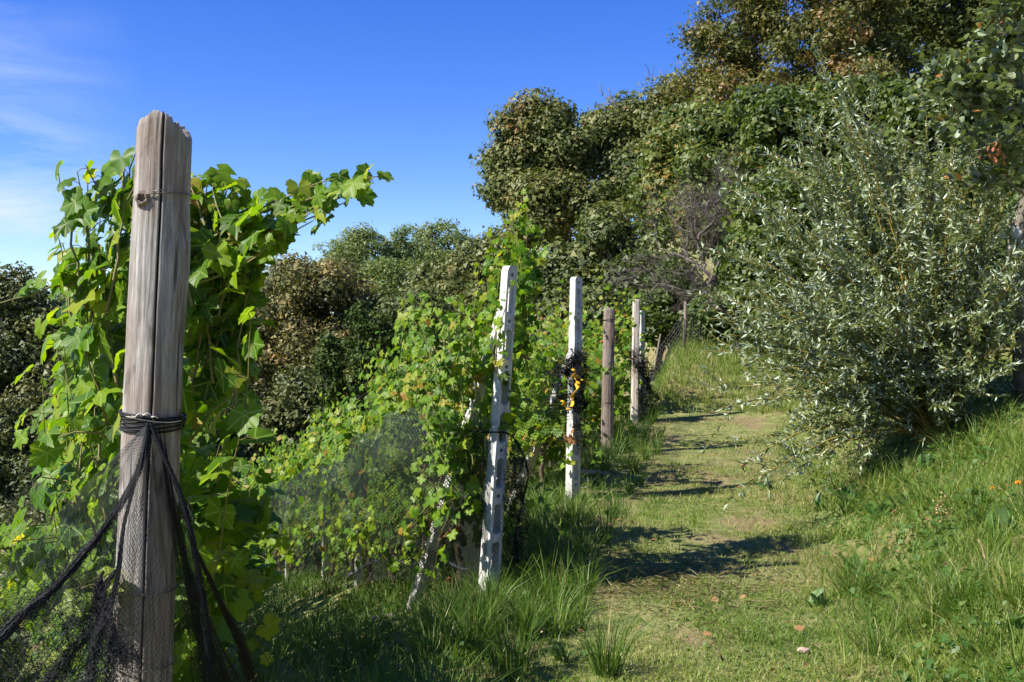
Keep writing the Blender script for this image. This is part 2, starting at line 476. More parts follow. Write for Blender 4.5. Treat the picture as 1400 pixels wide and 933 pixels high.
# ------------------------------------------------------------------ leaf shapes
def vine_leaf(seed, full=True):
    r = random.Random(seed)
    half = [(0, 1.0), (9, .84), (14, .86), (22, .76), (29, .68), (37, .76), (43, .88), (51, .97), (58, .84), (64, .86), (73, .76), (84, .66), (94, .76), (103, .74), (112, .82), (122, .72), (134, .72), (148, .56), (160, .44), (172, .24)] if full else \
           [(0, 1.0), (16, .84), (29, .68), (48, .95), (64, .82), (84, .66), (108, .82), (134, .70), (160, .46)]
    pts = [(a, q) for a, q in half] + [(-a, q) for a, q in half[1:]][::-1]
    curl = r.uniform(.10, .60); fold = r.uniform(.0, .45); tw = r.uniform(-.35, .35); wv = r.uniform(.02, .12); wp = r.uniform(0, 6)
    V = [(0, 0, 0)]
    for a, q in pts:
        q *= r.uniform(.93, 1.07)
        th = math.radians(a + r.uniform(-2, 2))
        x, y = math.sin(th) * q, math.cos(th) * q
        z = -curl * (x * x + y * y) * .8 + fold * abs(x) * .7 + tw * x * y + wv * math.sin(th * 5 + wp) + r.uniform(-.04, .04)
        V.append((x * .98, y, z))
    n = len(pts)
    F = [(0, 1 + (i + 1) % n, 1 + i) for i in range(n) if abs(pts[i][0] - pts[(i + 1) % n][0]) < 90]
    return np.array(V), np.array([f[::-1] if False else f for f in F])

VL_FULL = [vine_leaf(s) for s in range(6)]
VL_LOW = [vine_leaf(s + 50, False) for s in range(4)]
def vine_leaf_small(seed):
    r = random.Random(seed)
    pts = [(0, 1.0), (30, .70), (52, .95), (84, .68), (112, .82), (160, .46), (-160, .46), (-112, .82), (-84, .68), (-52, .95), (-30, .70)]
    V = [(0, 0, 0)] + [(math.sin(math.radians(a)) * q, math.cos(math.radians(a)) * q, -.2 * q * q + .18 * abs(math.sin(math.radians(a))) * q + r.uniform(-.05, .05)) for a, q in pts]
    return np.array(V), np.array([(0, 1 + (i + 1) % 11, 1 + i) for i in range(11) if i != 5])
VL_SMALL = [vine_leaf_small(s) for s in range(3)]
RHOMB = (np.array([(0, 0, 0), (.36, .45, .06), (0, 1, -.12), (-.36, .45, .06)]), np.array([(0, 1, 2), (0, 2, 3)]))
RHOMB = (RHOMB[0] - np.array([0, .5, 0]), RHOMB[1])
LANCE = (np.array([(0, 0, 0), (.11, .35, .03), (.09, .7, 0), (0, 1, -.10), (-.09, .7, 0), (-.11, .35, .03), (0, .35, -.02), (0, .7, -.05)]),
         np.array([(0, 1, 6), (1, 2, 7), (1, 7, 6), (2, 3, 7), (0, 6, 5), (6, 7, 4), (6, 4, 5), (7, 3, 4)]))
LANCE_LOW = (np.array([(0, 0, 0), (.12, .45, .03), (0, 1, -.1), (-.12, .45, .03)]), np.array([(0, 1, 2), (0, 2, 3)]))
TRI = (np.array([(0, -.5, 0), (.42, .12, .05), (-.30, .42, -.05)]), np.array([(0, 1, 2)]))
OVAL = (np.array([(0, 0, 0), (.24, .22, .05), (.33, .5, .06), (.22, .8, .03), (0, 1, -.06), (-.22, .8, .03), (-.33, .5, .06), (-.24, .22, .05), (0, .5, -.02)]),
        np.array([(8, i + 1 if False else i, (i + 1) % 8) for i in range(8)]))
BLADE = (np.array([(-.05, 0, 0), (.05, 0, 0), (-.13, .25, .08), (.13, .25, .08), (-.16, .5, .14), (.16, .5, .14), (-.12, .75, .14), (.12, .75, .14), (0, 1, .06), (0, .25, .05), (0, .5, .11), (0, .75, .11)]),
         np.array([(0, 1, 9), (0, 9, 2), (1, 3, 9), (2, 9, 10), (2, 10, 4), (9, 3, 5), (9, 5, 10), (4, 10, 11), (4, 11, 6), (10, 5, 7), (10, 7, 11), (6, 11, 8), (11, 7, 8)]))

def tmpl_mesh(name, T, mat):
    me = make_mesh(name, T[0], T[1], np.full(len(T[0]), .5), True, T[0])
    me.materials.append(mat)
    return me
ME_VINE = [tmpl_mesh('leaf', T, M_vine1) for T in VL_FULL]
ME_WILLOW = tmpl_mesh('leaf', LANCE, M_willow1)
ME_APPLE = tmpl_mesh('leaf', OVAL, M_apple1)
ME_WEED = tmpl_mesh('leaf', BLADE, M_weed)

def leaf_objects(meshes, parent, base, P, X, Y, Z, S, tone, name='leaf'):
    for i in range(len(P)):
        o = bpy.data.objects.new(name, meshes[i % len(meshes)])
        s = float(S[i])
        o.matrix_local = Matrix(((X[i][0] * s, Y[i][0] * s, Z[i][0] * s, P[i][0] - base[0]),
                                 (X[i][1] * s, Y[i][1] * s, Z[i][1] * s, P[i][1] - base[1]),
                                 (X[i][2] * s, Y[i][2] * s, Z[i][2] * s, P[i][2] - base[2]), (0, 0, 0, 1)))
        t = float(np.clip(tone[i], 0, 1))
        o.color = (t, t, t, 1)
        o.parent = parent
        COL.objects.link(o)

def put_leaves(T_full_meshes, T_low, mat, parent, base, P, N, D, S, tone, n_single, name='leaf', rest='foliage', flip=0.0):
    """the leaves nearest to the camera become objects of their own, the rest one mesh"""
    P = np.asarray(P); N = np.asarray(N); D = np.asarray(D); S = np.asarray(S); tone = np.asarray(tone)
    X, Y, Z = frames(N, D)
    if flip:
        f = RG.random(len(P)) < flip
        Z[f] *= -1; X[f] *= -1
    order = np.argsort(np.linalg.norm(P - np.array([0, 0, 1.6]), axis=1))
    one = order[:n_single]; many = order[n_single:]
    leaf_objects(T_full_meshes, parent, base, P[one], X[one], Y[one], Z[one], S[one], tone[one], name)
    if len(many):
        mb = MB()
        k = len(T_low)
        for j in range(k):
            q = many[j::k]
            if len(q): mb.add(*scatter(T_low[j][0], T_low[j][1], P[q], X[q], Y[q], Z[q], S[q], tone[q]))
        tag(mb.build(rest, mat, parent, base), kind='stuff' if n_single else None)

# ------------------------------------------------------------------ vines
ROW = nrm(np.array([-.372, 1.0, -.2]))
ROW2 = nrm(np.array([-.372, 1.0, 0.]))
SIDE = np.array([ROW2[1], -ROW2[0], 0])            # to the path side of a row
SUNV = np.array(sd)

def walk(p, d, n, step, wob, grav, rng):
    pts = [np.array(p, float)]; d = nrm(np.array(d, float))
    for i in range(n):
        d = nrm(d + rng.normal(size=3) * wob + np.array([0, 0, grav * (i / n)]))
        pts.append(pts[-1] + d * step)
    return np.array(pts)

def shoot_leaves(pts, rng, size, out, taper=True, spread=.07, every=1, side0=0):
    """leaf places along a shoot: alternate sides, on petioles"""
    n = len(pts)
    T = nrm(np.gradient(pts, axis=0))
    for i in range(1, n, every):
        sgn = 1 if (i + side0) % 2 else -1
        lat = nrm(np.cross(T[i], rng.normal(size=3) * .5 + np.array([0, 0, 1.0])))
        pet = nrm(lat * sgn + rng.normal(size=3) * .45 + np.array([0, 0, .15]))
        k = 1 - .5 * (i / n) ** 3 if taper else 1
        q = pts[i] + pet * spread * rng.uniform(.6, 1.3) * k
        out['P'].append(q); out['pet'].append((pts[i], q)); out['dir'].append(pet); out['S'].append(size * rng.uniform(.72, 1.18) * k)
        out['tip'].append(i / n)

def make_vine(base, rng, label=None, group=None, height=2.0, nshoot=20, leaf=.062, halfw=.22, span=.55, n_single=0, nodes=20,
              extra=(), low=.35, tone_add=0.0, name='grape_vine', brown=.03, cordon=.66, trunk=True, topvar=.25):
    base = np.asarray(base, float)
    root = empty(name, base, label, 'vine', group)
    out = dict(P=[], pet=[], dir=[], S=[], tip=[])
    wood = MB(); canes = MB()
    top = base + np.array([0, 0, cordon])
    if trunk:
        tp = np.linspace(0, 1, 9)[:, None] * (top - base) + base
        tp[1:, :2] += rng.normal(size=(8, 2)) * .018
        tp[0, 2] -= .06
        wood.add(*tube(tp, np.linspace(.032, .022, 9) * rng.uniform(.85, 1.15, 9), 7))
        for sg in (-1, 1):
            cp = top + np.linspace(0, span, 7)[:, None] * ROW * sg
            cp = cp + rng.normal(size=(7, 3)) * .012
            wood.add(*tube(cp, np.linspace(.02, .011, 7), 6))
        wood.build('trunk', M_vinewood, root, base)
    for k in range(nshoot):
        s = rng.uniform(-span, span); sg = rng.choice([-1, 1])
        p0 = top + ROW * s + np.array([0, 0, rng.normal() * .03])
        if rng.random() < .50:
            d = np.array([0, 0, 1.0]) + SIDE * sg * rng.uniform(0, .42) + ROW * rng.normal() * .15
            L_ = (height - cordon) * rng.uniform(1 - topvar, 1.05)
            pts = walk(p0, d, nodes, L_ / nodes * 1.04, .13, -.02, rng)
            # the trellis wires hold the shoots in
            off = ((pts - base) @ SIDE); lim = halfw
            pts = pts - np.clip(np.abs(off) - lim, 0, None)[:, None] * np.sign(off)[:, None] * SIDE * .8
        else:
            d = SIDE * sg * .8 + np.array([0, 0, .5]) + ROW * rng.normal() * .4
            pts = walk(p0, d, int(nodes * .6), .06, .16, -.75, rng)
            pts[:, 2] = np.maximum(pts[:, 2], base[2] + low + rng.uniform(0, .12))
        shoot_leaves(pts, rng, leaf, out, side0=k)
        canes.add(*tube(pts, np.linspace(.0034, .0014, len(pts)), 3, False))
    for pts, sz in extra:
        pts = np.asarray(pts)
        # resample to nodes about 7 cm apart
        seg = np.r_[0, np.cumsum(np.linalg.norm(np.diff(pts, axis=0), axis=1))]
        m = max(4, int(seg[-1] / .040))
        tt = np.linspace(0, seg[-1], m)
        q = np.stack([np.interp(tt, seg, pts[:, c]) for c in range(3)], -1) + rng.normal(size=(m, 3)) * .004
        shoot_leaves(q, rng, sz, out, side0=rng.integers(2), spread=.05)
        canes.add(*tube(q, np.linspace(.0048, .0016, m), 5, False))
    P = np.array(out['P']); D = np.array(out['dir']); S = np.array(out['S'])
    n = len(P)
    off = (P - base) @ SIDE
    outward = np.sign(off)[:, None] * SIDE
    N = nrm(outward * .35 + np.array([0, -.42, .10]) + SUNV * .75 + rng.normal(size=(n, 3)) * .48)
    Dn = nrm(D * .6 + np.array([0, 0, -.75]) + rng.normal(size=(n, 3)) * .3)
    for a, b in out['pet']:
        if base[1] < 4.5 and trunk: canes.add(*tube(np.array([a, (a + b) / 2 + [0, 0, .006], b]), .0013, 3, False))
    canes.build('cane', M_cane, root, base)
    tone = np.clip(rng.normal(.36, .22, n) + .25 * np.array(out['tip']) ** 2 + tone_add, 0, .86)
    br = rng.random(n) < brown
    tone[br] = rng.uniform(.88, 1, br.sum())
    put_leaves(ME_VINE, VL_SMALL if base[1] > 8 or not n_single else VL_LOW, M_vine, root, base, P, N, Dn, S, tone, n_single)
    return root

# ------------------------------------------------------------------ posts
def axis_matrix(bottom, top, xdir):
    z = Vector(top) - Vector(bottom); Lz = z.length; z.normalize()
    x = Vector(xdir); x = (x - z * x.dot(z)).normalized(); y = z.cross(x)
    M = Matrix((x, y, z)).transposed().to_4x4(); M.translation = Vector(bottom)
    return M, Lz

def wood_post(bottom, top, rb, rt, mat, seed, name, label, group=None, crack=True, nseg=96, nring=120, square=0.0, jag=.02, split_at=0.0, sqrot=0.0):
    M, Lz = axis_matrix(bottom, top, (1, 0, 0))
    root = empty(name, bottom, label, 'post', group)
    root.matrix_basis = M
    # local +x to the right, local -y to the camera
    a = np.linspace(0, 2 * np.pi, nseg, endpoint=False) - np.pi / 2
    if crack:
        a0 = -np.pi / 2 + split_at
        a = np.sort(np.concatenate([a[(np.abs(a - a0) > .06)], a0 + np.array([-.055, -.040, -.022, 0, .022, .040, .055])]))
    n = len(a)
    t = np.linspace(0, 1, nring)
    A, T = np.meshgrid(a, t)
    r = rb + (rt - rb) * T
    ca, sa = np.cos(A), np.sin(A)
    if square:
        c_, s_ = np.cos(A - sqrot), np.sin(A - sqrot)
        sq = 1 / (np.abs(c_) ** 6 + np.abs(s_) ** 6) ** (1 / 6)
        r = r * (1 - square + square * sq * .95)
    r = r * (1 + .10 * (vnoise(ca * 1.3 + 5, sa * 1.3 + T * 2.2, .9, seed, 2) - .5) + .05 * (vnoise(A * 4, T * 3, .5, seed + 3, 3) - .5))
    r = r - .010 * np.clip(vnoise(A * 5 + .6 * vnoise(T * 9, T, 1, 5), T * 5, 1.0, seed + 7, 4) - .60, 0, 1) + .010 * np.exp(-((T - .86) / .05) ** 2 - ((A + .2) / .6) ** 2)      # long drying checks
    wig = .24 * (vnoise(T * 5, T * 0, 1, seed + 11, 4) - .5)
    if crack:
        d = A - (-np.pi / 2 + split_at) 
        d = d - 0
        g = np.exp(-(d / .024) ** 2)
        r = r - g * .55 * rb * (.65 + .6 * T)
        A = A + wig * 0
        ca, sa = np.cos(A + wig * .9), np.sin(A + wig * .9)
    # top ends raggedly, lower on the right
    zt = Lz * T
    zt = zt - (T > .985) * 0
    jagh = jag * (np.interp(ca, [-1, -.85, -.6, -.1, .25, .3, .55, .6, .85, 1], [1.1, .55, .3, .06, 0, .25, .3, .7, .9, 1.5]) + .35 * (vnoise(ca * 3 + 9, sa * 1.2, .5, seed + 5, 2) - .5))
    zt = zt - jagh * sstep(.8, 1, T)
    V = np.stack([r * ca, r * sa, zt], -1).reshape(-1, 3)
    i = np.arange(nring - 1)[:, None] * n; j = np.arange(n)[None]; k = (j + 1) % n
    q = np.stack([i + j, i + k, i + n + k, i + n + j], -1).reshape(-1, 4)
    F = [q[:, [0, 1, 2]], q[:, [0, 2, 3]]]
    last = (nring - 1) * n; Vs = [V]; cnt = len(V); prev = last + np.arange(n)
    top_r = V[last:last + n]
    for f in (.93, .7, .4, .12):
        c = top_r.copy(); c[:, :2] *= f
        c[:, 2] = top_r[:, 2] * f + (Lz - jag * .4) * (1 - f) + (.006 if f > .9 else 0) + (vnoise(c[:, 0], c[:, 1], .012, seed) - .5) * .012
        Vs.append(c); cur = cnt + np.arange(n); cnt += n
        nk = np.roll(np.arange(n), -1)
        F.append(np.stack([prev, prev[nk], cur[nk]], -1)); F.append(np.stack([prev, cur[nk], cur], -1))
        prev = cur
    o = MB().add(np.concatenate(Vs), np.concatenate(F)).build('post_body', mat, root)
    return root, Lz

def ring_wire(parent, z, r, mat, name='wire_loop', thick=.0016, tilt=.01, n=40, wob=.002, seed=0, ends=True):
    rr = np.random.default_rng(seed)
    a = np.linspace(0, 2 * np.pi, n)
    rad = r + wob * np.sin(a * 3 + seed) + .001
    P = np.stack([rad * np.cos(a), rad * np.sin(a), z + tilt * np.sin(a + seed)], -1)
    mb = MB().add(*tube(P, thick, 6))
    if ends:
        e = np.array([[.0, -r - .002, z], [.012, -r - .008, z + .002], [.03, -r - .006, z + .004]])
        mb.add(*tube(e, thick, 5))
    return mb.build(name, mat, parent)

def concrete_post(bottom, top, facing, wb, wt, name, label, group=None, slots=True, depth_k=.9, broken=0):
    """square cast post with slots and round holes through its broad side; facing = the broad side's outward direction"""
    f = Vector(facing).normalized()
    xdir = Vector((-f.y, f.x, 0))
    M, Lz = axis_matrix(bottom, top, tuple(xdir))
    root = empty(name, bottom, label, 'post', group)
    root.matrix_basis = M
    cu = bpy.data.curves.new('outline', 'CURVE'); cu.dimensions = '2D'; cu.fill_mode = 'BOTH'
    def poly(pts):
        sp = cu.splines.new('POLY'); sp.points.add(len(pts) - 1)
        for q, (x, y) in zip(sp.points, pts): q.co = (x, y, 0, 1)
        sp.use_cyclic_u = True
    w = .5
    body = []
    nn = int(Lz / .05)
    for i in range(nn + 1): body.append((w, (Lz - .03) * i / nn))
    body += [(w * .86, Lz - .012), (w * .55, Lz), (-w * .55, Lz), (-w * .86, Lz - .012)]
    for i in range(nn, -1, -1): body.append((-w, (Lz - .03) * i / nn))
    poly(body)
    if slots:
        y = Lz - .055
        def hole(y, r=.0125):
            poly([(r / wt * math.cos(t) , y + r * math.sin(t)) for t in np.linspace(0, 2 * math.pi, 12, endpoint=False)][::-1])
        def slot(y0, y1, r=.0225):
            sx = 1 / wt
            pts = [(r * sx * math.cos(t), y1 - r + r * math.sin(t)) for t in np.linspace(0, math.pi, 8)] + [(r * sx * math.cos(t), y0 + r + r * math.sin(t)) for t in np.linspace(math.pi, 2 * math.pi, 8)]
            poly(pts[::-1])
        hole(y); y -= .055
        k = 0
        while y > .35:
            slot(y - .19, y); y -= .19
            if k % 3 == 2: y -= .045
            else: hole(y - .045); y -= .095
            k += 1
    cu.extrude = .5 * depth_k; cu.bevel_depth = 0
    oc = bpy.data.objects.new('outline', cu); COL.objects.link(oc)
    bpy.context.view_layer.update()
    me = bpy.data.meshes.new_from_object(oc.evaluated_get(bpy.context.evaluated_depsgraph_get()))
    bpy.data.objects.remove(oc); bpy.data.curves.remove(cu)
    n = len(me.vertices); co = np.empty(n * 3); me.vertices.foreach_get('co', co); co = co.reshape(-1, 3)
    k = wb + (wt - wb) * co[:, 1] / Lz
    V = np.stack([co[:, 0] * k, co[:, 2] * k, co[:, 1]], -1)
    # worn arrises
    V[:, 0] += (vnoise(co[:, 1] * 20, co[:, 0] * 3, 1, 5) - .5) * .0035
    V[:, 1] += (vnoise(co[:, 1] * 20, co[:, 2] * 3 + 4, 1, 6) - .5) * .0035
    me.vertices.foreach_set('co', V.ravel().astype(np.float32))
    me.update(); me.materials.clear(); me.materials.append(M_conc)
    me.polygons.foreach_set('use_smooth', np.zeros(len(me.polygons), dtype=bool))
    o = bpy.data.objects.new('post_body', me); COL.objects.link(o); o.parent = root
    bv = o.modifiers.new('edge', 'BEVEL'); bv.width = .006; bv.segments = 2; bv.limit_method = 'ANGLE'; bv.angle_limit = math.radians(50)
    return root, Lz

def down_to_ground(top, base):
    """carry the line top -> base on until it is in the ground"""
    top = np.array(top); base = np.array(base); d = nrm(base - top)
    p = base.copy()
    for _ in range(200):
        if p[2] < ground_z(p[0], p[1]) - .12: break
        p = p + d * .02
    while p[2] < ground_z(p[0], p[1]) - .2: p = p - d * .02
    return p

# the big split post close to the camera
BP_TOP = PX(226, 162, 2.45); BP_BOT = PX(194, 940, 2.42)
BP_BOT = down_to_ground(BP_TOP, BP_BOT)
BP_D = nrm(BP_BOT - BP_TOP)
big, BL = wood_post(BP_BOT, BP_TOP, .0675, .0605, M_wood, 3, 'wooden_post', 'thick weathered grey split wooden post with knots, black net tied round it', nseg=140, nring=150, jag=.035, split_at=.27, square=.35, sqrot=-math.pi / 2 + .27 + math.pi / 4)
def on_big(pxy):      # height along the post seen at photo row pxy
    return BL * (1 - (pxy - 162) / 778 * np.linalg.norm(PX(194, 940, 2.42) - BP_TOP) / BL)
ring_wire(big, on_big(270), .0655, M_wire, tilt=.008, seed=1)
ring_wire(big, on_big(806), .0705, M_wire, tilt=-.003, seed=4)
ring_wire(big, on_big(905), .072, M_wire, tilt=.003, seed=6)
# knot: a raised collar round a cracked dark heart
def knot(parent, x, z, r, rad):
    mb = MB(); a = np.linspace(0, 2 * np.pi, 24, endpoint=False)
    y0 = -math.sqrt(max(rad ** 2 - x * x, 1e-6))
    rings = [(1.9, .006), (1.45, -.003), (1.1, -.008), (.85, -.007), (.6, -.001), (.3, .003), (0.02, .001)]
    V = []
    for f, h in rings:
        f2 = f * (1 + .14 * np.sin(a * 5 + f * 3) * (f > .2))
        V.append(np.stack([x + r * f2 * np.cos(a), y0 + h + .0 * a, z + r * f2 * np.sin(a)], -1))
    V = np.concatenate(V); n = 24; F = []
    for i in range(len(rings) - 1):
        for j in range(n):
            p, q = i * n + j, i * n + (j + 1) % n
            F += [(p, q, q + n), (p, q + n, p + n)]
    mb.add(V, F); return mb.build('knot', M_wood2, parent)
knot(big, -.024, on_big(279), .011, .066)

FACE = (.6, -.8, 0)
P1_TOP = PX(697, 364, 6.4); P1_BOT = down_to_ground(P1_TOP, PX(668, 808, 6.4))
post1, L1 = concrete_post(P1_BOT, P1_TOP, FACE, .104, .074, 'concrete_post', 'tallest white concrete post with slots and round holes, at the head of the netted row')
P2_TOP = PX(788, 379, 9.65); P2_BOT = down_to_ground(P2_TOP, PX(783, 672, 9.65))
post2, L2 = concrete_post(P2_BOT, P2_TOP, FACE, .105, .088, 'concrete_post', 'white slotted concrete post wrapped in black net with a yellow cloth strip')
P3_TOP = PX(833, 422, 12.4); P3_BOT = down_to_ground(P3_TOP, PX(829, 662, 12.4))
post3, L3 = wood_post(P3_BOT, P3_TOP, .080, .066, M_wood2, 21, 'wooden_post', 'grey-brown wooden post between the yellow-stripped concrete post and the pale sawn post', nseg=60, nring=80, square=.4, crack=True, jag=.012, split_at=.5)
for z_, s_ in ((.93, 2), (.63, 5), (.42, 8)): ring_wire(post3, L3 * z_, .074, M_net, thick=.004, seed=s_, ends=False)
P4_TOP = PX(870, 410, 14.9); P4_BOT = down_to_ground(P4_TOP, PX(867, 600, 14.9))
post4, L4 = wood_post(P4_BOT, P4_TOP, .058, .052, M_wood3, 31, 'sawn_post', 'pale sawn square wooden post at the head of the last row', nseg=48, nring=50, square=.95, crack=False, jag=.004)
B4_TOP = PX(877, 425, 15.8); B4_BOT = down_to_ground(B4_TOP, PX(876, 598, 15.8))
concrete_post(B4_BOT, B4_TOP, FACE, .085, .075, 'concrete_post', 'thin slotted concrete post just behind the pale sawn post')
# braces: cast struts leaning on their end posts from inside the row
def brace(bottom, top, label, w=.072):
    b = down_to_ground(top, bottom)
    return concrete_post(b, top, (.55, -.83, 0), w, w * .9, 'brace_strut', label, 'leaning concrete struts', slots=False)
brace(PX(581, 778, 7.05), PX(690, 420, 6.5), 'white concrete strut leaning up to the tallest post inside the netted row')
brace(PX(704, 684, 11.0), PX(792, 462, 9.85), 'white concrete strut leaning on the net-wrapped concrete post', .085)

# short row stakes seen under the netted row
for px_, yy, k in ((490, 9.95, 'first'), (444, 11.8, 'second'), (393, 14.4, 'third'), (352, 18.0, 'fourth')):
    x_ = (px_ - 700) / 1400 * yy
    g = gz(x_, yy)
    concrete_post((x_, yy, g - .1), (x_ + .01, yy, g + 1.0), (.5, -.86, 0), .062, .055, 'row_stake', f'slim white concrete stake in the netted row, {k} from its end strut', 'stakes inside the netted row', slots=False)

# ------------------------------------------------------------------ trellis wires
def row_point(p0, s, h):
    """point s metres along a row that starts at p0 (x, y), h above the ground"""
    x = p0[0] + ROW2[0] * s; y = p0[1] + ROW2[1] * s
    return np.array([x, y, gz(x, y) + h])
ROWS = {'row with the split wooden post': (-.87, 2.45), 'netted row': (-.16, 6.4), 'row behind the net-wrapped post': (.59, 9.65), 'row behind the brown wooden post': (1.15, 12.4), 'last row by the pale sawn post': (1.79, 14.9)}
def trellis(p0, L_, label, hs=(.75, 1.2, 1.6, 1.95)):
    mb = MB()
    root = empty('trellis_wires', row_point(p0, 0, 0), label, 'wire', 'trellis wires')
    for h in hs:
        a = row_point(p0, 0, h); b = row_point(p0, L_, h)
        t = np.linspace(0, 1, 16)[:, None]
        P = a + (b - a) * t; P[:, 2] -= .03 * np.sin(t[:, 0] * 6 * math.pi) ** 2
        mbw = MB().add(*tube(P, .0016, 4)); mbw.build('wire', M_wire, root, np.array(root.location))
for k, (nm, p0) in enumerate(ROWS.items()):
    trellis(p0, (6, 22, 8, 7, 6)[k], f'thin steel trellis wires strung along the {nm}', (.75, 1.2, 1.6, 1.9) if k else (.8, 1.25))

# ------------------------------------------------------------------ the vines themselves
def vines_in_row(p0, ss, labels, group, rngseed, singles, **kw):
    roots = []
    for k, s in enumerate(ss):
        b = row_point(p0, s, 0)
        rng = np.random.default_rng(rngseed + k)
        roots.append(make_vine(b, rng, labels[k], group, n_single=singles[k], **{q: (v[k] if isinstance(v, list) else v) for q, v in kw.items()}))
    return roots
ORD = ['first', 'second', 'third', 'fourth', 'fifth', 'sixth', 'seventh', 'eighth', 'ninth', 'tenth', 'eleventh', 'twelfth', 'thirteenth', 'fourteenth', 'fifteenth', 'sixteenth', 'seventeenth', 'eighteenth']

def region(seed, n, xa, ya, yb, da, drift=60, size=.055, rise=(150, 300)):
    r = random.Random(seed); out = []
    for _ in range(n):
        x0 = r.uniform(*xa); y0 = r.uniform(*ya); d0 = r.uniform(*da); y1 = max(yb, y0 - r.uniform(*rise)); x1 = x0 + r.uniform(-drift, drift)
        out.append(([PX(x0 + (x1 - x0) * t + r.uniform(-8, 8), y0 + (y1 - y0) * t, d0 + .1 * t) for t in (0, .33, .66, 1)], size * r.uniform(.85, 1.1)))
    return out
# near vine behind the split post, with its long shoots
def pl(*q): return [PX(*t) for t in q]
EX0 = [(pl((262, 420, 2.95), (300, 362, 2.9), (345, 330, 2.88), (400, 295, 2.85), (440, 278, 2.82), (478, 258, 2.8), (508, 246, 2.8)), .050),
       (pl((262, 350, 3.0), (300, 320, 2.95), (345, 290, 2.9), (385, 268, 2.9), (432, 254, 2.88)), .052),
       (pl((170, 385, 2.8), (130, 387, 2.75), (90, 392, 2.7), (55, 398, 2.68), (20, 408, 2.66), (-8, 418, 2.66)), .040),
       (pl((180, 380, 2.9), (160, 320, 2.85), (142, 270, 2.82), (122, 226, 2.8)), .052),
       (pl((185, 330, 2.9), (178, 280, 2.9), (172, 240, 2.9), (182, 205, 2.9)), .046),
       (pl((255, 400, 3.0), (268, 340, 2.98), (275, 280, 2.96), (284, 240, 2.95)), .055),
       (pl((265, 520, 3.0), (300, 440, 3.0), (340, 380, 3.0), (368, 352, 3.0)), .056),
       (pl((260, 560, 2.9), (285, 480, 2.85), (300, 400, 2.85), (310, 330, 2.9)), .060),
       (pl((265, 590, 3.0), (285, 540, 2.95), (306, 480, 2.95), (330, 420, 2.95)), .058),
       (pl((170, 640, 2.75), (140, 560, 2.7), (120, 480, 2.7), (130, 420, 2.7)), .056),
       (pl((160, 600, 2.65), (130, 590, 2.6), (100, 592, 2.6), (78, 600, 2.6)), .044),
       (pl((170, 560, 2.7), (150, 480, 2.65), (140, 400, 2.7), (150, 330, 2.75)), .060),
       (pl((150, 760, 2.7), (120, 700, 2.65), (90, 660, 2.6), (60, 650, 2.55)), .05),
       (pl((262, 600, 2.8), (275, 580, 2.75), (290, 560, 2.75), (315, 545, 2.75)), .05)]
EX0 = [(a, b * 1.28) for a, b in EX0]
for k_, (dx, dy, x_end) in enumerate(((0, 8, 505), (-6, -14, 470), (4, 22, 455), (8, -4, 512), (-2, 34, 420), (10, 12, 440), (-12, 44, 400))):
    EX0.append(([PX(a_ + dx, b_ + dy, 2.9 - .02 * k_) for a_, b_ in ((275, 345), (330, 325), (385, 292), (430, 270), (470, 256), (508, 244)) if a_ <= x_end + 20], .060 if k_ % 2 else .054))
EX0 += region(1, 16, (110, 185), (420, 640), 235, (2.62, 3.1), 40, .058) + region(2, 20, (252, 318), (410, 560), 250, (2.75, 3.2), 40, .060) + region(3, 6, (80, 170), (640, 780), 560, (2.55, 2.8), 40, .052, (80, 160))
EX0 += region(4, 6, (262, 350), (300, 400), 245, (2.8, 3.0), 40, .056, (60, 120)) + region(5, 5, (115, 180), (280, 380), 215, (2.7, 3.0), 30, .054, (60, 120))
vines_in_row(ROWS['row with the split wooden post'], [.75], ['grape vine with long shoots reaching out from behind the thick split post'], 'grape vines of the front row', 100, [300],
             height=[1.92], nshoot=36, leaf=.068, halfw=.17, extra=[EX0], tone_add=.02, brown=.012, low=1.2, nodes=18, span=.5)
vines_in_row(ROWS['row with the split wooden post'], [1.75, 2.75, 3.8, 4.8], [f'{ORD[k + 1]} grape vine back from the thick split post, shaded by the one before' for k in range(4)], 'grape vines of the front row', 130,
             [300, 0, 0, 0], height=[2.45, 2.6, 2.8, 2.8], nshoot=[80, 90, 90, 90], leaf=.070, brown=.02, low=[1.1, 1.0, .6, .5], halfw=.15)  # height and leaf density exaggerated so these vines shade the slope beside them

# netted row
peak = [(pl((690, 470, 6.9), (700, 400, 6.9), (706, 340, 6.9), (712, 268, 6.9)), .056), (pl((700, 460, 7.0), (690, 380, 7.0), (700, 300, 6.95), (716, 275, 6.9)), .05),
        (pl((680, 470, 6.9), (720, 400, 6.9), (735, 350, 6.9), (738, 315, 6.9)), .05), (pl((700, 430, 6.9), (716, 380, 6.85), (722, 330, 6.85), (722, 290, 6.85)), .05),
        (pl((680, 560, 6.6), (668, 500, 6.55), (662, 440, 6.6), (668, 370, 6.7)), .052), (pl((655, 560, 6.8), (650, 480, 6.8), (648, 420, 6.85), (655, 360, 6.9)), .05),
        (pl((676, 500, 6.3), (684, 450, 6.25), (692, 410, 6.2), (700, 392, 6.2)), .04)]
bulge = [(pl((600, 520, 7.6), (590, 470, 7.5), (585, 430, 7.4), (578, 402, 7.4)), .055), (pl((620, 510, 7.6), (612, 460, 7.5), (606, 425, 7.4), (604, 408, 7.4)), .055),
         (pl((570, 530, 7.8), (552, 480, 7.7), (545, 450, 7.6), (560, 420, 7.6)), .055), (pl((590, 560, 7.5), (560, 530, 7.4), (530, 510, 7.3), (505, 500, 7.3)), .05)]
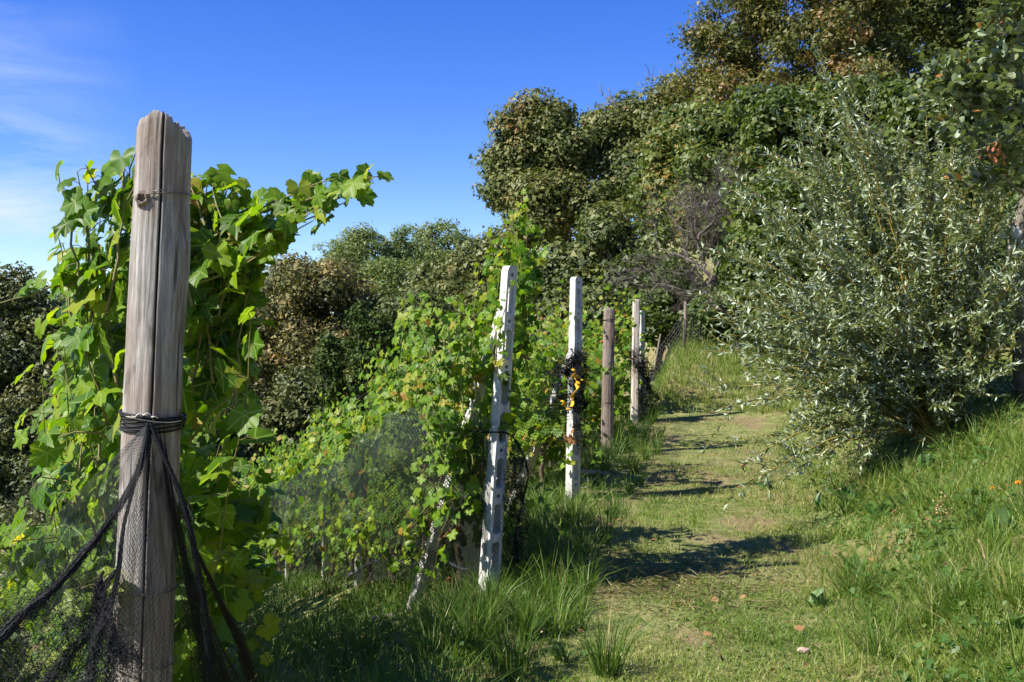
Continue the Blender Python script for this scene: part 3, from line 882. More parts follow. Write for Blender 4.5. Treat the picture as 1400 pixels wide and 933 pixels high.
peak += region(6, 20, (655, 735), (400, 520), 290, (6.7, 7.1), 22, .056, (70, 150)) + region(7, 14, (610, 690), (520, 640), 420, (6.15, 6.6), 30, .054, (70, 150)) + region(8, 14, (580, 670), (600, 700), 520, (6.2, 6.7), 40, .052, (50, 90))
bulge += region(9, 12, (545, 640), (470, 560), 405, (7.2, 7.6), 25, .058, (60, 110))
vines_in_row(ROWS['netted row'], [.55, 1.45, 2.4, 3.35, 4.3, 5.3, 6.3], [f'leafy grape vine in the netted row, {ORD[k]} from the tallest concrete post' for k in range(7)], 'grape vines of the netted row', 200,
             [300, 300, 300, 300, 300, 200, 0], height=[2.15, 2.05, 1.95, 1.9, 1.9, 1.9, 1.9], nshoot=[50, 74, 74, 72, 68, 62, 58], leaf=[.056, .058, .058, .058, .06, .062, .064],
             extra=[peak, bulge, (), (), (), (), ()], brown=[.05, .03, .03, .03, .03, .03, .03], low=.20, halfw=.30, tone_add=.04)
vines_in_row(ROWS['row behind the net-wrapped post'], [.8, 1.7, 2.6], [f'grape vine behind the net-wrapped concrete post, {ORD[k]} along its row' for k in range(3)], 'grape vines of the second row', 300,
             [300, 150, 0], height=[2.2, 2.15, 2.1], nshoot=[48, 48, 44], leaf=.06, brown=[.08, .06, .04], low=.42, halfw=.3, tone_add=.04)
vines_in_row(ROWS['row behind the brown wooden post'], [.9, 1.8], [f'grape vine behind the brown wooden post, {ORD[k]} along its row' for k in range(2)], 'grape vines of the third row', 330,
             [0, 0], height=[2.35, 2.25], nshoot=[48, 46], leaf=.062, brown=.05, low=.4, halfw=.34, tone_add=.06)
vines_in_row(ROWS['last row by the pale sawn post'], [.95, 1.8], [f'grape vine beside the pale sawn post, {ORD[k]} along the last row' for k in range(2)], 'grape vines of the last row', 350,
             [0, 0], height=[2.2, 2.1], nshoot=[46, 46], leaf=.062, brown=.05, low=.4, halfw=.34, tone_add=.06)

# farther plants: three built once, then copied along the rows
PROTO = [make_vine((0, 0, 0), np.random.default_rng(400 + k), 'x', None, height=1.95, nshoot=60, leaf=.076, nodes=16, halfw=.3, tone_add=.03, low=.22) for k in range(3)]
def far_vines(p0, s0, s1, what, group, step=.95, tall=1.0):
    k = 0; s = s0
    while s < s1:
        o = copy_tree(PROTO[k % 3])
        o.location = tuple(row_point(p0, s, 0)); o.rotation_euler = (0, 0, 0)
        o.scale = (1, 1, tall * random.uniform(.94, 1.06))
        o['label'] = what % (ORD[k] if k < len(ORD) else 'last'); o['group'] = group
        k += 1; s += step * random.uniform(.92, 1.08)
far_vines(ROWS['row with the split wooden post'], 5.8, 11.5, '%s grape vine down the front row, hidden behind the split post', 'grape vines of the front row', .8, 1.45)  # row carried on unseen, stretched unnaturally tall to cast shade on the slope
far_vines(ROWS['netted row'], 7.3, 21, 'small distant grape vine of the netted row, %s beyond the net', 'grape vines of the netted row')
far_vines(ROWS['row behind the net-wrapped post'], 3.5, 8.5, '%s grape vine of the second row, behind the netted row', 'grape vines of the second row')
far_vines(ROWS['row behind the brown wooden post'], 2.4, 6.5, '%s grape vine of the third row, mostly hidden by nearer rows', 'grape vines of the third row')
far_vines(ROWS['last row by the pale sawn post'], 2.4, 6.0, '%s grape vine far along the last row', 'grape vines of the last row')
far_vines((-2.9, 2.2), 9, 15, '%s grape vine of the lowest row, low down past the split post', 'grape vines of the lowest row')
for o in PROTO:
    for c in list(o.children): bpy.data.objects.remove(c)
    bpy.data.objects.remove(o)

# ------------------------------------------------------------------ bird nets (every thread is built)
def net_threads(mb, G, w):
    """diamond mesh over the grid of points G (nu x nv x 3); w = thread width"""
    nu, nv = G.shape[:2]
    I, J = np.meshgrid(np.arange(nu - 1), np.arange(nv - 1), indexing='ij')
    I = I.ravel(); J = J.ravel(); e = (I + J) % 2 == 0
    a = np.concatenate([G[I[e], J[e]], G[I[~e] + 1, J[~e]]]); b = np.concatenate([G[I[e] + 1, J[e] + 1], G[I[~e], J[~e] + 1]])
    d = nrm(b - a)
    n = np.cross(G[1:, :-1] - G[:-1, :-1], G[:-1, 1:] - G[:-1, :-1]).reshape(-1, 3)
    nn = nrm(np.concatenate([n[e], n[~e]]) + 1e-6)
    s = nrm(np.cross(d, nn)) * w / 2
    m = len(a)
    V = np.stack([a - s, a + s, b + s, b - s], 1).reshape(-1, 3)
    q = np.arange(m)[:, None] * 4
    F = np.concatenate([q + [0, 1, 2], q + [0, 2, 3]])
    mb.add(V, F)

def drape(fn, nu, nv):
    U, Vv = np.meshgrid(np.linspace(0, 1, nu), np.linspace(0, 1, nv), indexing='ij')
    return fn(U, Vv)

TIE = PX(204, 577, 2.335)
netroot = empty('bird_net', (TIE[0], TIE[1], TIE[2]), 'black bird net tied to the thick split post and spread over the ground beside it', 'net')
mb = MB()
# bottom curve of the sheer veil, from the far left round the front of the post to its right
CV = np.array([PX(-260, 860, 2.45), PX(-60, 905, 2.30), PX(60, 960, 2.15), PX(150, 1010, 2.1), PX(215, 1040, 2.12), PX(262, 1030, 2.25), PX(300, 1000, 2.5)])
def veil(U, V):
    t = U * (len(CV) - 1); i = np.clip(t.astype(int), 0, len(CV) - 2); f = (t - i)[..., None]
    bot = CV[i] * (1 - f) + CV[i + 1] * f
    v = V[..., None]
    P = TIE + (bot - TIE) * v
    sag = np.sin(V * np.pi) * (.10 * np.abs(U - .55) * 2)
    P[..., 2] -= sag
    ang = vnoise(U * 22, V * 2.2, 1, 77) - .5
    P[..., 1] += ang * .07 * V - .035 * np.sin(V * np.pi)
    P[..., 0] += (vnoise(U * 18, V * 3, 1, 79) - .5) * .05 * V
    return P
net_threads(mb, drape(veil, 110, 110), .0008)
def dark_veil(k):
    def f(U, V):
        a = PX(262, 1000, 2.42 + .05 * k); b = PX(352 - 14 * k, 985, 2.62 + .06 * k)
        bot = a + (b - a) * U[..., None]
        P = TIE + np.array([.02, .03 * k, 0]) + (bot - TIE) * V[..., None]
        P[..., 1] += (vnoise(U * 12 + k * 5, V * 3, 1, 97 + k) - .5) * .10 * V
        P[..., 0] += (vnoise(U * 10 + k * 9, V * 4, 1, 99 + k) - .5) * .05 * V - .05 * np.sin(V * np.pi) * U
        return P
    return f
for k_ in range(3): net_threads(mb, drape(dark_veil(k_), 64, 110), .0014)  # loose net, layered extra dense so it also stands in for shadow here
# the net over the leaves low at the left
def heap(U, V):
    x = -1.62 + U * .78; 
    top = 1.6 + (466.5 - (600 + 60 * np.abs(U - .75) * 3)) / 1400 * 2.9
    z = top - V * (top + .15)
    y = 2.66 - .42 * V + .16 * (vnoise(U * 5, V * 5, 1, 91) - .5) + .10 * (vnoise(U * 16, V * 6, 1, 93) - .5)
    return np.stack([x + .05 * np.sin(V * 9), y, z], -1)
net_threads(mb, drape(heap, 96, 110), .0012)
mb.build('net_veil', M_net, netroot, TIE)
def bunch(name, path, width, seed, nu=11, step=.009, fold=3.0, parent=netroot, base=TIE, mat=M_net, w=.0013):
    path = np.asarray(path, float)
    seg = np.r_[0, np.cumsum(np.linalg.norm(np.diff(path, axis=0), axis=1))]
    nv = int(seg[-1] / step)
    tt = np.linspace(0, seg[-1], nv)
    C = np.stack([np.interp(tt, seg, path[:, c]) for c in range(3)], -1)
    # soften the corners
    for _ in range(12): C[1:-1] = (C[:-2] + C[1:-1] * 2 + C[2:]) / 4
    T = nrm(np.gradient(C, axis=0)); A = nrm(np.cross(T, [0, 1, 0.01])); B = np.cross(T, A)
    mb = MB()
    rr = np.random.default_rng(seed)
    for layer in range(4):
        u = np.linspace(0, 2 * np.pi * .96, nu * 2)[:, None]; v = np.linspace(0, 1, nv)[None]
        wd = np.interp(v, np.linspace(0, 1, len(width)), width)
        rad = wd * (.35 + .22 * layer) * (1 + .45 * (vnoise(u * fold + layer * 7, v * 9, 1, seed + layer) - .5) * 2)
        P = C[None] + (rad * np.cos(u))[..., None] * A[None] + (rad * .7 * np.sin(u))[..., None] * B[None]
        net_threads(mb, P, w)
    return mb.build(name, mat, parent, base)
bunch('net_bunch', [PX(203, 578, 2.33), PX(200, 610, 2.32), PX(188, 650, 2.30), PX(160, 700, 2.27), PX(120, 752, 2.22), PX(70, 810, 2.15), PX(20, 850, 2.1), PX(-30, 905, 2.05)], [.005, .007, .009, .008, .010, .013, .012, .016], 5)
bunch('net_bunch', [PX(206, 578, 2.33), PX(222, 620, 2.32), PX(245, 670, 2.31), PX(264, 740, 2.3), PX(278, 820, 2.3), PX(286, 900, 2.3), PX(292, 980, 2.3)], [.004, .005, .007, .006, .009, .009, .012], 8)
bunch('net_bunch', [PX(190, 640, 2.31), PX(168, 720, 2.28), PX(160, 800, 2.24), PX(130, 880, 2.2), PX(120, 960, 2.15)], [.003, .004, .006, .012, .02], 11)
bunch('net_bunch', [PX(262, 740, 2.33), PX(300, 820, 2.4), PX(330, 880, 2.5), PX(350, 950, 2.6)], [.004, .007, .014, .022], 12)
rb_ = random.Random(5)
for k in range(3):
    x0, y0 = rb_.uniform(60, 180), rb_.uniform(700, 800); x1, y1 = x0 + rb_.uniform(-160, 60), rb_.uniform(880, 960)
    q = [PX(x0 + (x1 - x0) * t + rb_.uniform(-14, 14), y0 + (y1 - y0) * t + rb_.uniform(-8, 8) + 18 * math.sin(t * 3), 2.3 - .12 * t) for t in (0, .2, .4, .6, .8, 1)]
    bunch('net_bunch', q, [.003, rb_.uniform(.008, .02), rb_.uniform(.01, .03), .018, rb_.uniform(.02, .04)], 30 + k, nu=7)
mbc = MB()
for k in range(5):
    xa, ya = (150, 690), (760, 800)
    x0 = (150, 110, 60, 20, 165)[k]; y0 = (720, 760, 800, 840, 800)[k]; dd_ = 2.28 - .03 * k
    sheet = [PX(x0, y0, dd_), PX(x0 - 90, y0 + 60, dd_), PX(x0 - 70, y0 + 200, dd_ - .05), PX(x0 + 30, y0 + 190, dd_ - .03)]
    a, b, c, d = [np.asarray(q, float) for q in sheet]
    def f(U, V, k=k, a=a, b=b, c=c, d=d):
        u, v = U[..., None], V[..., None]
        P = (a * (1 - u) + b * u) * (1 - v) + (d * (1 - u) + c * u) * v
        for q in range(3): P[..., q] += (vnoise(U * 8 + q * 13, V * 8 + k * 5, 1, 200 + k + q, 3) - .5) * (.10 if q == 1 else .055)
        return P
    net_threads(mbc, drape(f, 40, 50), .0011)
mbc.build('net_wad', M_net, netroot, TIE)
# wraps round the post at the tie
mw = MB()
for k in range(9):
    a = np.linspace(0, 2 * np.pi, 48)
    rr_ = .0695 + .002 * np.sin(a * 4 + k) + .0005 * k
    zz = on_big(577) + (k - 4) * .0042 + .008 * np.sin(a * 1 + k * .7)
    mw.add(*tube(np.stack([rr_ * np.cos(a), rr_ * np.sin(a), zz], -1), .0026, 5, False))
mw.build('net_wrap', M_net, big)
mw = MB()
a = np.linspace(0, 2 * np.pi, 48)
mw.add(*tube(np.stack([.0735 * np.cos(a), .0735 * np.sin(a), on_big(574) + .006 * np.sin(a * 2)], -1), .0014, 5, False))
tw = np.linspace(0, 1, 14)
mw.add(*tube(np.stack([-.022 + .06 * tw, -.080 + .005 * np.sin(tw * 20), on_big(572) + .010 * np.sin(tw * math.pi) + .003 * np.cos(tw * 20)], -1), .0016, 5))
mw.build('tie_wire', plain_mat('bright wire', [(.3, (.45, .42, .36)), (.7, (.7, .66, .58))], 40, .4, bmp=0), big)

# net hung along the row of the tallest post
P1 = np.array([P1_BOT[0], P1_BOT[1], gz(P1_BOT[0], P1_BOT[1])])
def rownet(U, V):
    s = -.05 + U ** 1.15 * 11.5
    x = P1[0] + ROW2[0] * s; y = P1[1] + ROW2[1] * s
    g = .05 - .19 * s - .02
    htop = np.interp(s, [0, .5, 1.3, 3, 6, 9, 11.5], [.98, 1.18, 1.28, 1.15, 1.1, 1.0, .85]) + .05 * np.sin(s * 3)
    hb = np.interp(s, [0, 3, 11.5], [.05, .08, .06]) + .03 * np.sin(s * 2.3)
    h = htop + (hb - htop) * V
    off = .36 + .08 * np.sin(V * np.pi) + .10 * (vnoise(s * 1.4, V * 2, 1, 55) - .5) * 2 + .05 * (vnoise(s * 5, V * 1.6, 1, 57) - .5) * 2
    off = off * np.clip(.05 + s / .8, 0.05, 1)
    return np.stack([x - SIDE[0] * off, y - SIDE[1] * off, g + h], -1)     # on the sunny side
mb = MB(); net_threads(mb, drape(rownet, 640, 92), .0042)
rn = tag(mb.build('bird_net', M_netg, None, P1), 'sheer dark bird net draped low along the row from the tallest concrete post', 'net')
def backnet(U, V):       # the same net drawn together to the post and across to the strut
    a = PX(692, 592, 6.36); 
    top = a + (PX(640, 592, 6.75) - a) * U[..., None]
    bot = PX(676, 790, 6.36) + (PX(600, 778, 6.9) - PX(676, 790, 6.36)) * U[..., None]
    P = top + (bot - top) * V[..., None]
    P[..., 1] += .05 * (vnoise(U * 9, V * 2, 1, 65) - .5); P[..., 0] += .03 * np.sin(V * np.pi) * (1 - U)
    return P
mb = MB(); net_threads(mb, drape(backnet, 26, 60), .0018)
def sidenet(U, V):       # drawn from the tallest post across to the next row's strut
    a0, b0 = PX(694, 592, 6.42), PX(745, 600, 7.3); a1, b1 = PX(684, 770, 6.42), PX(700, 770, 6.9)
    P = (a0 + (b0 - a0) * U[..., None]) * (1 - V[..., None]) + (a1 + (b1 - a1) * U[..., None]) * V[..., None]
    P[..., 2] -= .16 * np.sin(U * np.pi) * (1 - V); return P
net_threads(mb, drape(sidenet, 24, 60), .0018)
tag(mb.build('bird_net', M_net, None, P1), 'dark net hanging loose from the tie on the tallest concrete post', 'net')
def crumple(mb, quad, nu, nv, w, amp, seed, sag=.0):
    a, b, c, d = [np.asarray(q, float) for q in quad]
    def f(U, V):
        u, v = U[..., None], V[..., None]
        P = (a * (1 - u) + b * u) * (1 - v) + (d * (1 - u) + c * u) * v
        for k in range(3):
            P[..., k] += (vnoise(U * 7 + k * 13, V * 7 + seed, 1, seed + k, 3) - .5) * amp * (2.2 if k == 1 else 1.2)
        P[..., 2] -= sag * np.sin(U * np.pi)
        return P
    net_threads(mb, drape(f, nu, nv), w)
c_ = np.array([PX(*q) for q in ((636, 592, 6.5), (652, 590, 6.36), (672, 592, 6.33), (694, 591, 6.32), (706, 604, 6.35), (719, 632, 6.38), (722, 655, 6.4), (712, 690, 6.42), (704, 742, 6.45), (706, 775, 6.46))])
t_ = np.linspace(0, 9, 60); c_ = np.stack([np.interp(t_, np.arange(10), c_[:, k]) for k in range(3)], -1)
for _ in range(5): c_[1:-1] = (c_[:-2] + 2 * c_[1:-1] + c_[2:]) / 4
c_ = c_ + np.random.default_rng(3).normal(size=c_.shape) * .002
bnr = empty('bird_net', c_[20], 'twisted edge of black net hooked round the tallest concrete post', 'net')
mb = MB().add(*tube(c_, .0045 + .002 * np.sin(t_ * 5), 5)).add(*tube(c_ + [.006, -.004, .004 ], .003, 5))
crumple(mb, [PX(694, 596, 6.34), PX(722, 640, 6.38), PX(716, 780, 6.44), PX(690, 790, 6.42)], 26, 70, .0028, .12, 5)
crumple(mb, [PX(700, 600, 6.36), PX(716, 640, 6.40), PX(708, 780, 6.46), PX(700, 790, 6.44)], 18, 70, .0028, .10, 9)
mb.build('net_edge', M_net, bnr, c_[20])

# net between the tallest post and the wrapped one, wadded on the latter
N2 = PX(787, 530, 9.6)
n2root = empty('bird_net', N2, 'wad of black net wound round the slotted concrete post with the yellow strip', 'net')
mb = MB()
crumple(mb, [PX(800, 482, 9.5), PX(768, 486, 9.5), PX(748, 520, 9.4), PX(790, 508, 9.5)], 40, 34, .0042, .22, 3)
crumple(mb, [PX(792, 486, 9.5), PX(758, 500, 9.45), PX(752, 545, 9.42), PX(786, 530, 9.5)], 36, 34, .0042, .22, 7)
crumple(mb, [PX(802, 484, 9.55), PX(790, 488, 9.5), PX(792, 560, 9.5), PX(803, 560, 9.6)], 20, 60, .004, .14, 11)
crumple(mb, [PX(803, 545, 9.6), PX(752, 535, 9.45), PX(772, 566, 9.48), PX(800, 562, 9.55)], 40, 22, .0042, .16, 15)
crumple(mb, [PX(802, 560, 9.6), PX(782, 560, 9.5), PX(786, 600, 9.5), PX(804, 640, 9.65)], 20, 50, .0035, .10, 19)
mb.build('net_wad', M_net, n2root, N2)
def net2(U, V):
    a, b = PX(785, 500, 9.55), PX(690, 575, 9.0); c, d = PX(790, 560, 9.6), PX(700, 640, 9.2)
    P = (a + (b - a) * U[..., None]) * (1 - V[..., None]) + (c + (d - c) * U[..., None]) * V[..., None]
    P[..., 2] -= .08 * np.sin(U * np.pi); P[..., 1] += .06 * (vnoise(U * 6, V * 6, 1, 70) - .5); return P
mb = MB(); net_threads(mb, drape(net2, 44, 30), .0035); mb.build('net_veil', M_net, n2root, N2)
def net3(U, V):
    a, b = PX(868, 488, 14.8), PX(800, 500, 11.0); c, d = PX(868, 512, 14.8), PX(800, 560, 11.0)
    P = (a + (b - a) * U[..., None]) * (1 - V[..., None]) + (c + (d - c) * U[..., None]) * V[..., None]
    P[..., 2] -= .16 * np.sin(U * np.pi); return P
mb = MB(); net_threads(mb, drape(net3, 90, 20), .004)
tag(mb.build('bird_net', M_net, None, N2), 'strip of dark net strung from the pale sawn post past the brown wooden post', 'net')
n4 = PX(872, 490, 14.8)
mb = MB()
crumple(mb, [PX(862, 482, 14.75), PX(882, 484, 14.75), PX(884, 510, 14.8), PX(862, 506, 14.72)], 24, 20, .006, .22, 23)
crumple(mb, [PX(878, 486, 14.8), PX(890, 500, 14.9), PX(902, 590, 15.0), PX(878, 592, 14.95)], 26, 60, .006, .26, 27)
crumple(mb, [PX(874, 490, 14.85), PX(886, 500, 14.95), PX(892, 592, 15.05), PX(872, 592, 14.95)], 22, 60, .006, .26, 31)
b4 = mb.build('bird_net', M_net, None, n4); tag(b4, 'crumpled black net hanging down beside the pale sawn post', 'net')
mb = MB()
for a_, b_, w_ in (((783, 505), (789, 525), .055), ((789, 525), (780, 556), .05), ((786, 512), (795, 520), .03), ((768, 548), (776, 560), .05)):
    A0, B0 = PX(*a_, 9.30), PX(*b_, 9.29)
    t = np.linspace(0, 1, 9)
    C = A0 + (B0 - A0) * t[:, None] + np.stack([.012 * np.sin(t * 9), -.02 - .015 * np.sin(t * 7), 0 * t], -1)
    mb.add(*tube(C, w_ / 2 * (1 - .4 * np.sin(t * 6) ** 2), 8, True, .25))
yo = mb.build('cloth_strip', M_yellow, None, PX(784, 530, 9.47)); tag(yo, 'orange-yellow cloth strip knotted round the net-wrapped concrete post', 'cloth')

# hose under the netted row
mb = MB()
HP = [PX(478, 785, 8.6), PX(500, 772, 8.3), PX(540, 767, 7.9), PX(580, 767, 7.35), PX(615, 772, 7.0), PX(640, 775, 6.8), PX(668, 782, 6.5)]
C = np.array(HP); tt = np.linspace(0, len(C) - 1, 60)
C = np.stack([np.interp(tt, np.arange(len(HP)), C[:, c]) for c in range(3)], -1)
for _ in range(6): C[1:-1] = (C[:-2] + 2 * C[1:-1] + C[2:]) / 4
C[:, 2] -= .02 * np.sin(tt * 3)
mb.add(*tube(C, .011, 8))
tag(mb.build('irrigation_hose', M_hose, None, C[0]), 'dark plastic hose sagging low along the foot of the netted row', 'hose')

def on_ground(x, y, d):
    """where the sight line of a photo pixel first meets the ground"""
    for q in np.arange(2.2, 30, .03):
        p = PX(x, y, q)
        if p[2] < ground_z(p[0], p[1]): return p
    return PX(x, y, d)

# ------------------------------------------------------------------ trees
def grow_tree(name, label, cat, base, blobs, mleaf, mbark=None, ntip=150, per=80, size=.11, sigma=.36, trunk_r=.16, group=None,
              tone=(.45, .2), seed=0, fork=.35, bare=0, shape=RHOMB, flat=.7, clump_tone=.16, twig=.012, leafless=False, wob=.12, shell=.42, low_limb=None):
    """crown: attraction points in the given ellipsoids, joined to a trunk; leaf clumps at the ends of the twigs"""
    rng = np.random.default_rng(seed)
    base = np.asarray(base, float)
    root = empty(name, base, label, cat, group)
    if not leafless and name != 'ivy_column':
        extra = []
        for c_, r_ in blobs:
            for _ in range(6):
                dd = rnd_dirs(1, rng)[0]; dd[2] = abs(dd[2]) * 1.1 - .25
                extra.append((np.array(c_) + dd * np.array(r_) * rng.uniform(.75, 1.12), tuple(np.array(r_) * rng.uniform(.16, .36))))
        blobs = list(blobs) + extra
        ntip = int(ntip * 1.5); per = int(per * .68); sigma = sigma * .78
        if base[1] > 20: shape = TRI; per = int(per * 1.9); size = size * .84
    C = np.array([b[0] for b in blobs]); R = np.array([b[1] for b in blobs])
    vol = np.prod(R, axis=1) ** .75; w = vol / vol.sum()
    which = rng.choice(len(blobs), ntip, p=w)
    d = rnd_dirs(ntip, rng); rr = rng.random(ntip) ** shell
    A = C[which] + d * R[which] * rr[:, None]
    A = A[A[:, 2] > ground_z(A[:, 0], A[:, 1]) + .15]
    cc = (C * w[:, None]).sum(0)
    fk = base + (cc - base) * fork if low_limb is None else np.asarray(low_limb, float)
    nodes = [base - np.array([0, 0, .2])]; par = [-1]
    m = 5
    for i in range(1, m + 1):
        q = base + (fk - base) * i / m; q[:2] += rng.normal(size=2) * .03 * np.linalg.norm(fk - base) * .3
        nodes.append(q); par.append(i - 1)
    plen = [0] + [i / m * np.linalg.norm(fk - base) for i in range(1, m + 1)]
    order = np.argsort(np.linalg.norm(A - fk, axis=1))
    tips = []
    NP = np.zeros((len(A) * 3 + 20, 3)); NP[:len(nodes)] = nodes; PLn = np.zeros(len(NP)); PLn[:len(nodes)] = plen; cnt = len(nodes)
    for ai in order:
        a = A[ai]
        dist = np.linalg.norm(NP[:cnt] - a, axis=1)
        cost = dist + .30 * PLn[:cnt]
        cost[:3] += 3
        j = int(np.argmin(cost))
        b = NP[j]; L_ = dist[j]
        prev = j
        for f in (.36, .7, 1.0):
            q = b + (a - b) * f
            if f < 1: q = q + rng.normal(size=3) * L_ * wob * .6 + np.array([0, 0, L_ * .06])
            NP[cnt] = q; PLn[cnt] = PLn[prev] + L_ * .33; par.append(prev); prev = cnt; cnt += 1
        tips.append(prev)
    par = np.array(par)
    load = np.zeros(cnt)
    for t in tips: load[t] += 1
    for i in range(cnt - 1, 0, -1): load[par[i]] += load[i]
    rad = twig * np.maximum(load, 1) ** .5
    rad = np.minimum(rad, trunk_r); rad[:m + 1] = np.linspace(trunk_r * 1.15, max(rad[m], trunk_r * .7), m + 1)
    # chains
    kids = [[] for _ in range(cnt)]
    for i in range(1, cnt): kids[par[i]].append(i)
    mb = MB(); stack = [(0, None)]
    while stack:
        s, pr = stack.pop()
        chain = [pr, s] if pr is not None else [s]
        cur = s
        while kids[cur]:
            ks = sorted(kids[cur], key=lambda q: -load[q])
            for o_ in ks[1:]: stack.append((o_, cur))
            cur = ks[0]; chain.append(cur)
        if len(chain) > 1:
            r_ = rad[chain].copy()
            if pr is not None: r_[0] = min(r_[0], r_[1] * 1.2)
            r_[-1] *= .4
            mb.add(*tube(NP[chain], r_, 8 if r_.max() > .06 else 4, False))
    if leafless:
        # fine bare twigs
        for t in tips:
            for _ in range(leafless):
                dd = nrm(NP[t] - fk + rng.normal(size=3) * np.linalg.norm(NP[t] - fk) * .7)
                mb.add(*tube(walk(NP[t] - dd * rng.uniform(0, .2), dd, 5, rng.uniform(.05, .13), .25, -.25, rng), np.linspace(twig * .45, twig * .22, 6), 3, False))
    mb.build('trunk' if not leafless else 'branches', mbark or M_bark, root, base)
    if per:
        TP = NP[np.array(tips)]
        n = len(TP)
        cl = rng.normal(0, clump_tone, n); sc = rng.uniform(.65, 1.3, n)
        cnts = (per * sc).astype(int); idx = np.repeat(np.arange(n), cnts); N_ = len(idx)
        g = rng.normal(size=(N_, 3)); g = g / np.maximum(1, np.linalg.norm(g, axis=1, keepdims=True) / 2.0)
        g[:, 2] *= flat
        P = TP[idx] + g * sigma * sc[idx][:, None]
        Nn = nrm(g * .7 + np.array([0, 0, .6]) + rng.normal(size=(N_, 3)) * .55)
        D = nrm(rng.normal(size=(N_, 3)) + np.array([0, 0, -.5]))
        X, Y, Z = frames(Nn, D)
        tn = np.clip(tone[0] + cl[idx] + rng.normal(size=N_) * tone[1] * .7, 0, 1)
        S = size * np.clip(rng.lognormal(0, .32, N_), .45, 1.9)
        MB().add(*scatter(shape[0], shape[1], P, X, Y, Z, S, tn)).build('crown', mleaf, root, base)
    return root

def blob(x, y, d, rx, ry, rd=None):
    """a lobe of a crown: photo centre, distance, half width and height in photo pixels"""
    k = d / 1400
    return (PX(x, y, d), (rx * k, (rd or rx) * k, ry * k))
def foot(x, d):
    X = (x - 700) / 1400 * d
    return (X, d, gz(X, d))

# behind the posts: chestnuts on the slope
grow_tree('chestnut_tree', 'broad chestnut with pale olive clumps against the sky above the concrete posts', 'tree', foot(775, 30),
          [blob(735, 175, 30, 46, 32), blob(700, 215, 30, 32, 26), blob(762, 215, 30, 42, 38), blob(700, 262, 30, 38, 22), blob(750, 270, 29, 48, 32), blob(810, 290, 29, 40, 36), blob(735, 310, 29, 40, 26), blob(830, 190, 31, 30, 36)],
          M_chestnut, ntip=240, per=170, size=.15, sigma=.36, trunk_r=.22, seed=1, tone=(.52, .24), low_limb=PX(790, 350, 29.5))
grow_tree('chestnut_tree', 'chestnut tree close right of the broad one, two dead grey tips rising from its top', 'tree', foot(870, 31),
          [blob(850, 175, 32, 46, 36), blob(900, 200, 31, 42, 46), blob(870, 250, 30, 56, 40), blob(915, 150, 31, 26, 40)], M_chestnut, ntip=170, per=160, size=.15, sigma=.38, trunk_r=.2, seed=2, tone=(.46, .24))
grow_tree('hazel_bush', 'dense olive thicket bush below the chestnut crowns, above the concrete posts', 'bush', foot(790, 25),
          [blob(770, 380, 25, 52, 44), blob(830, 340, 25, 45, 48), blob(850, 400, 24, 40, 40), blob(720, 395, 25, 40, 44), blob(800, 435, 23, 55, 30)], M_chestnut, ntip=200, per=100, size=.16, sigma=.30, trunk_r=.1, seed=3, tone=(.36, .2))
grow_tree('hazel_bush', 'dark green bush behind the pale sawn post at the end of the path', 'bush', foot(900, 23),
          [blob(880, 440, 23, 50, 36), blob(930, 420, 23, 44, 44), blob(900, 380, 24, 46, 36)], M_green, ntip=120, per=110, size=.12, sigma=.26, trunk_r=.07, seed=4, tone=(.32, .18))
# oak high on the right
grow_tree('oak_tree', 'tall oak with rusty autumn crown cut by the top of the picture, sky showing through', 'tree', foot(1150, 25),
          [blob(1030, 30, 24, 75, 40), blob(1000, 95, 24, 62, 36), blob(1090, -40, 24, 90, 45), blob(1110, 60, 23, 70, 42), blob(1180, 110, 22, 52, 28), blob(975, 60, 24, 40, 26), blob(1170, 0, 24, 60, 40), blob(940, 130, 24, 24, 20), blob(1060, 140, 23, 60, 30), blob(1130, 180, 22, 50, 34), blob(1010, 135, 23, 50, 26), blob(1080, 115, 23, 60, 26), blob(1140, 120, 23, 50, 34), blob(1200, 150, 23, 50, 30)],
          M_oak, ntip=260, per=120, size=.105, sigma=.27, trunk_r=.26, seed=5, tone=(.56, .22), clump_tone=.18, low_limb=PX(1190, 150, 24), mbark=M_bark)
grow_tree('oak_tree', 'tall dark oak with a thick leaning trunk, greener than its rusty neighbour', 'tree', foot(1235, 26),
          [blob(1250, 20, 26, 90, 46), blob(1330, 40, 26, 80, 60), blob(1210, -60, 26, 80, 50), blob(1390, -10, 26, 70, 60), blob(1290, 110, 25, 60, 30), blob(1215, 130, 24, 60, 34), blob(1180, 60, 25, 50, 40), blob(1230, 80, 24, 40, 30)],
          M_oak, ntip=260, per=105, size=.13, sigma=.36, trunk_r=.20, seed=6, tone=(.34, .2), low_limb=PX(1205, 30, 26))
grow_tree('maple_tree', 'leafy yellow-green tree below the rusty oak, orange leaves on its sky side', 'tree', foot(985, 22),
          [blob(960, 190, 22, 62, 44), blob(930, 240, 22, 46, 42), blob(1000, 250, 21, 60, 50), blob(960, 300, 21, 52, 44), blob(1040, 200, 22, 50, 42), blob(905, 290, 22, 30, 40)],
          M_green, ntip=230, per=110, size=.125, sigma=.28, trunk_r=.16, seed=7, tone=(.60, .24), clump_tone=.18)
grow_tree('hazel_bush', 'deep green shrubby tree behind the top of the silver willow', 'tree', foot(1130, 18),
          [blob(1100, 190, 18, 76, 56), blob(1160, 150, 18, 70, 46), blob(1050, 160, 18.5, 50, 34), blob(1090, 290, 17, 76, 60), blob(1190, 240, 17, 62, 60), blob(1050, 370, 16, 56, 60)],
          M_green, ntip=250, per=110, size=.10, sigma=.23, trunk_r=.12, seed=8, tone=(.42, .2))
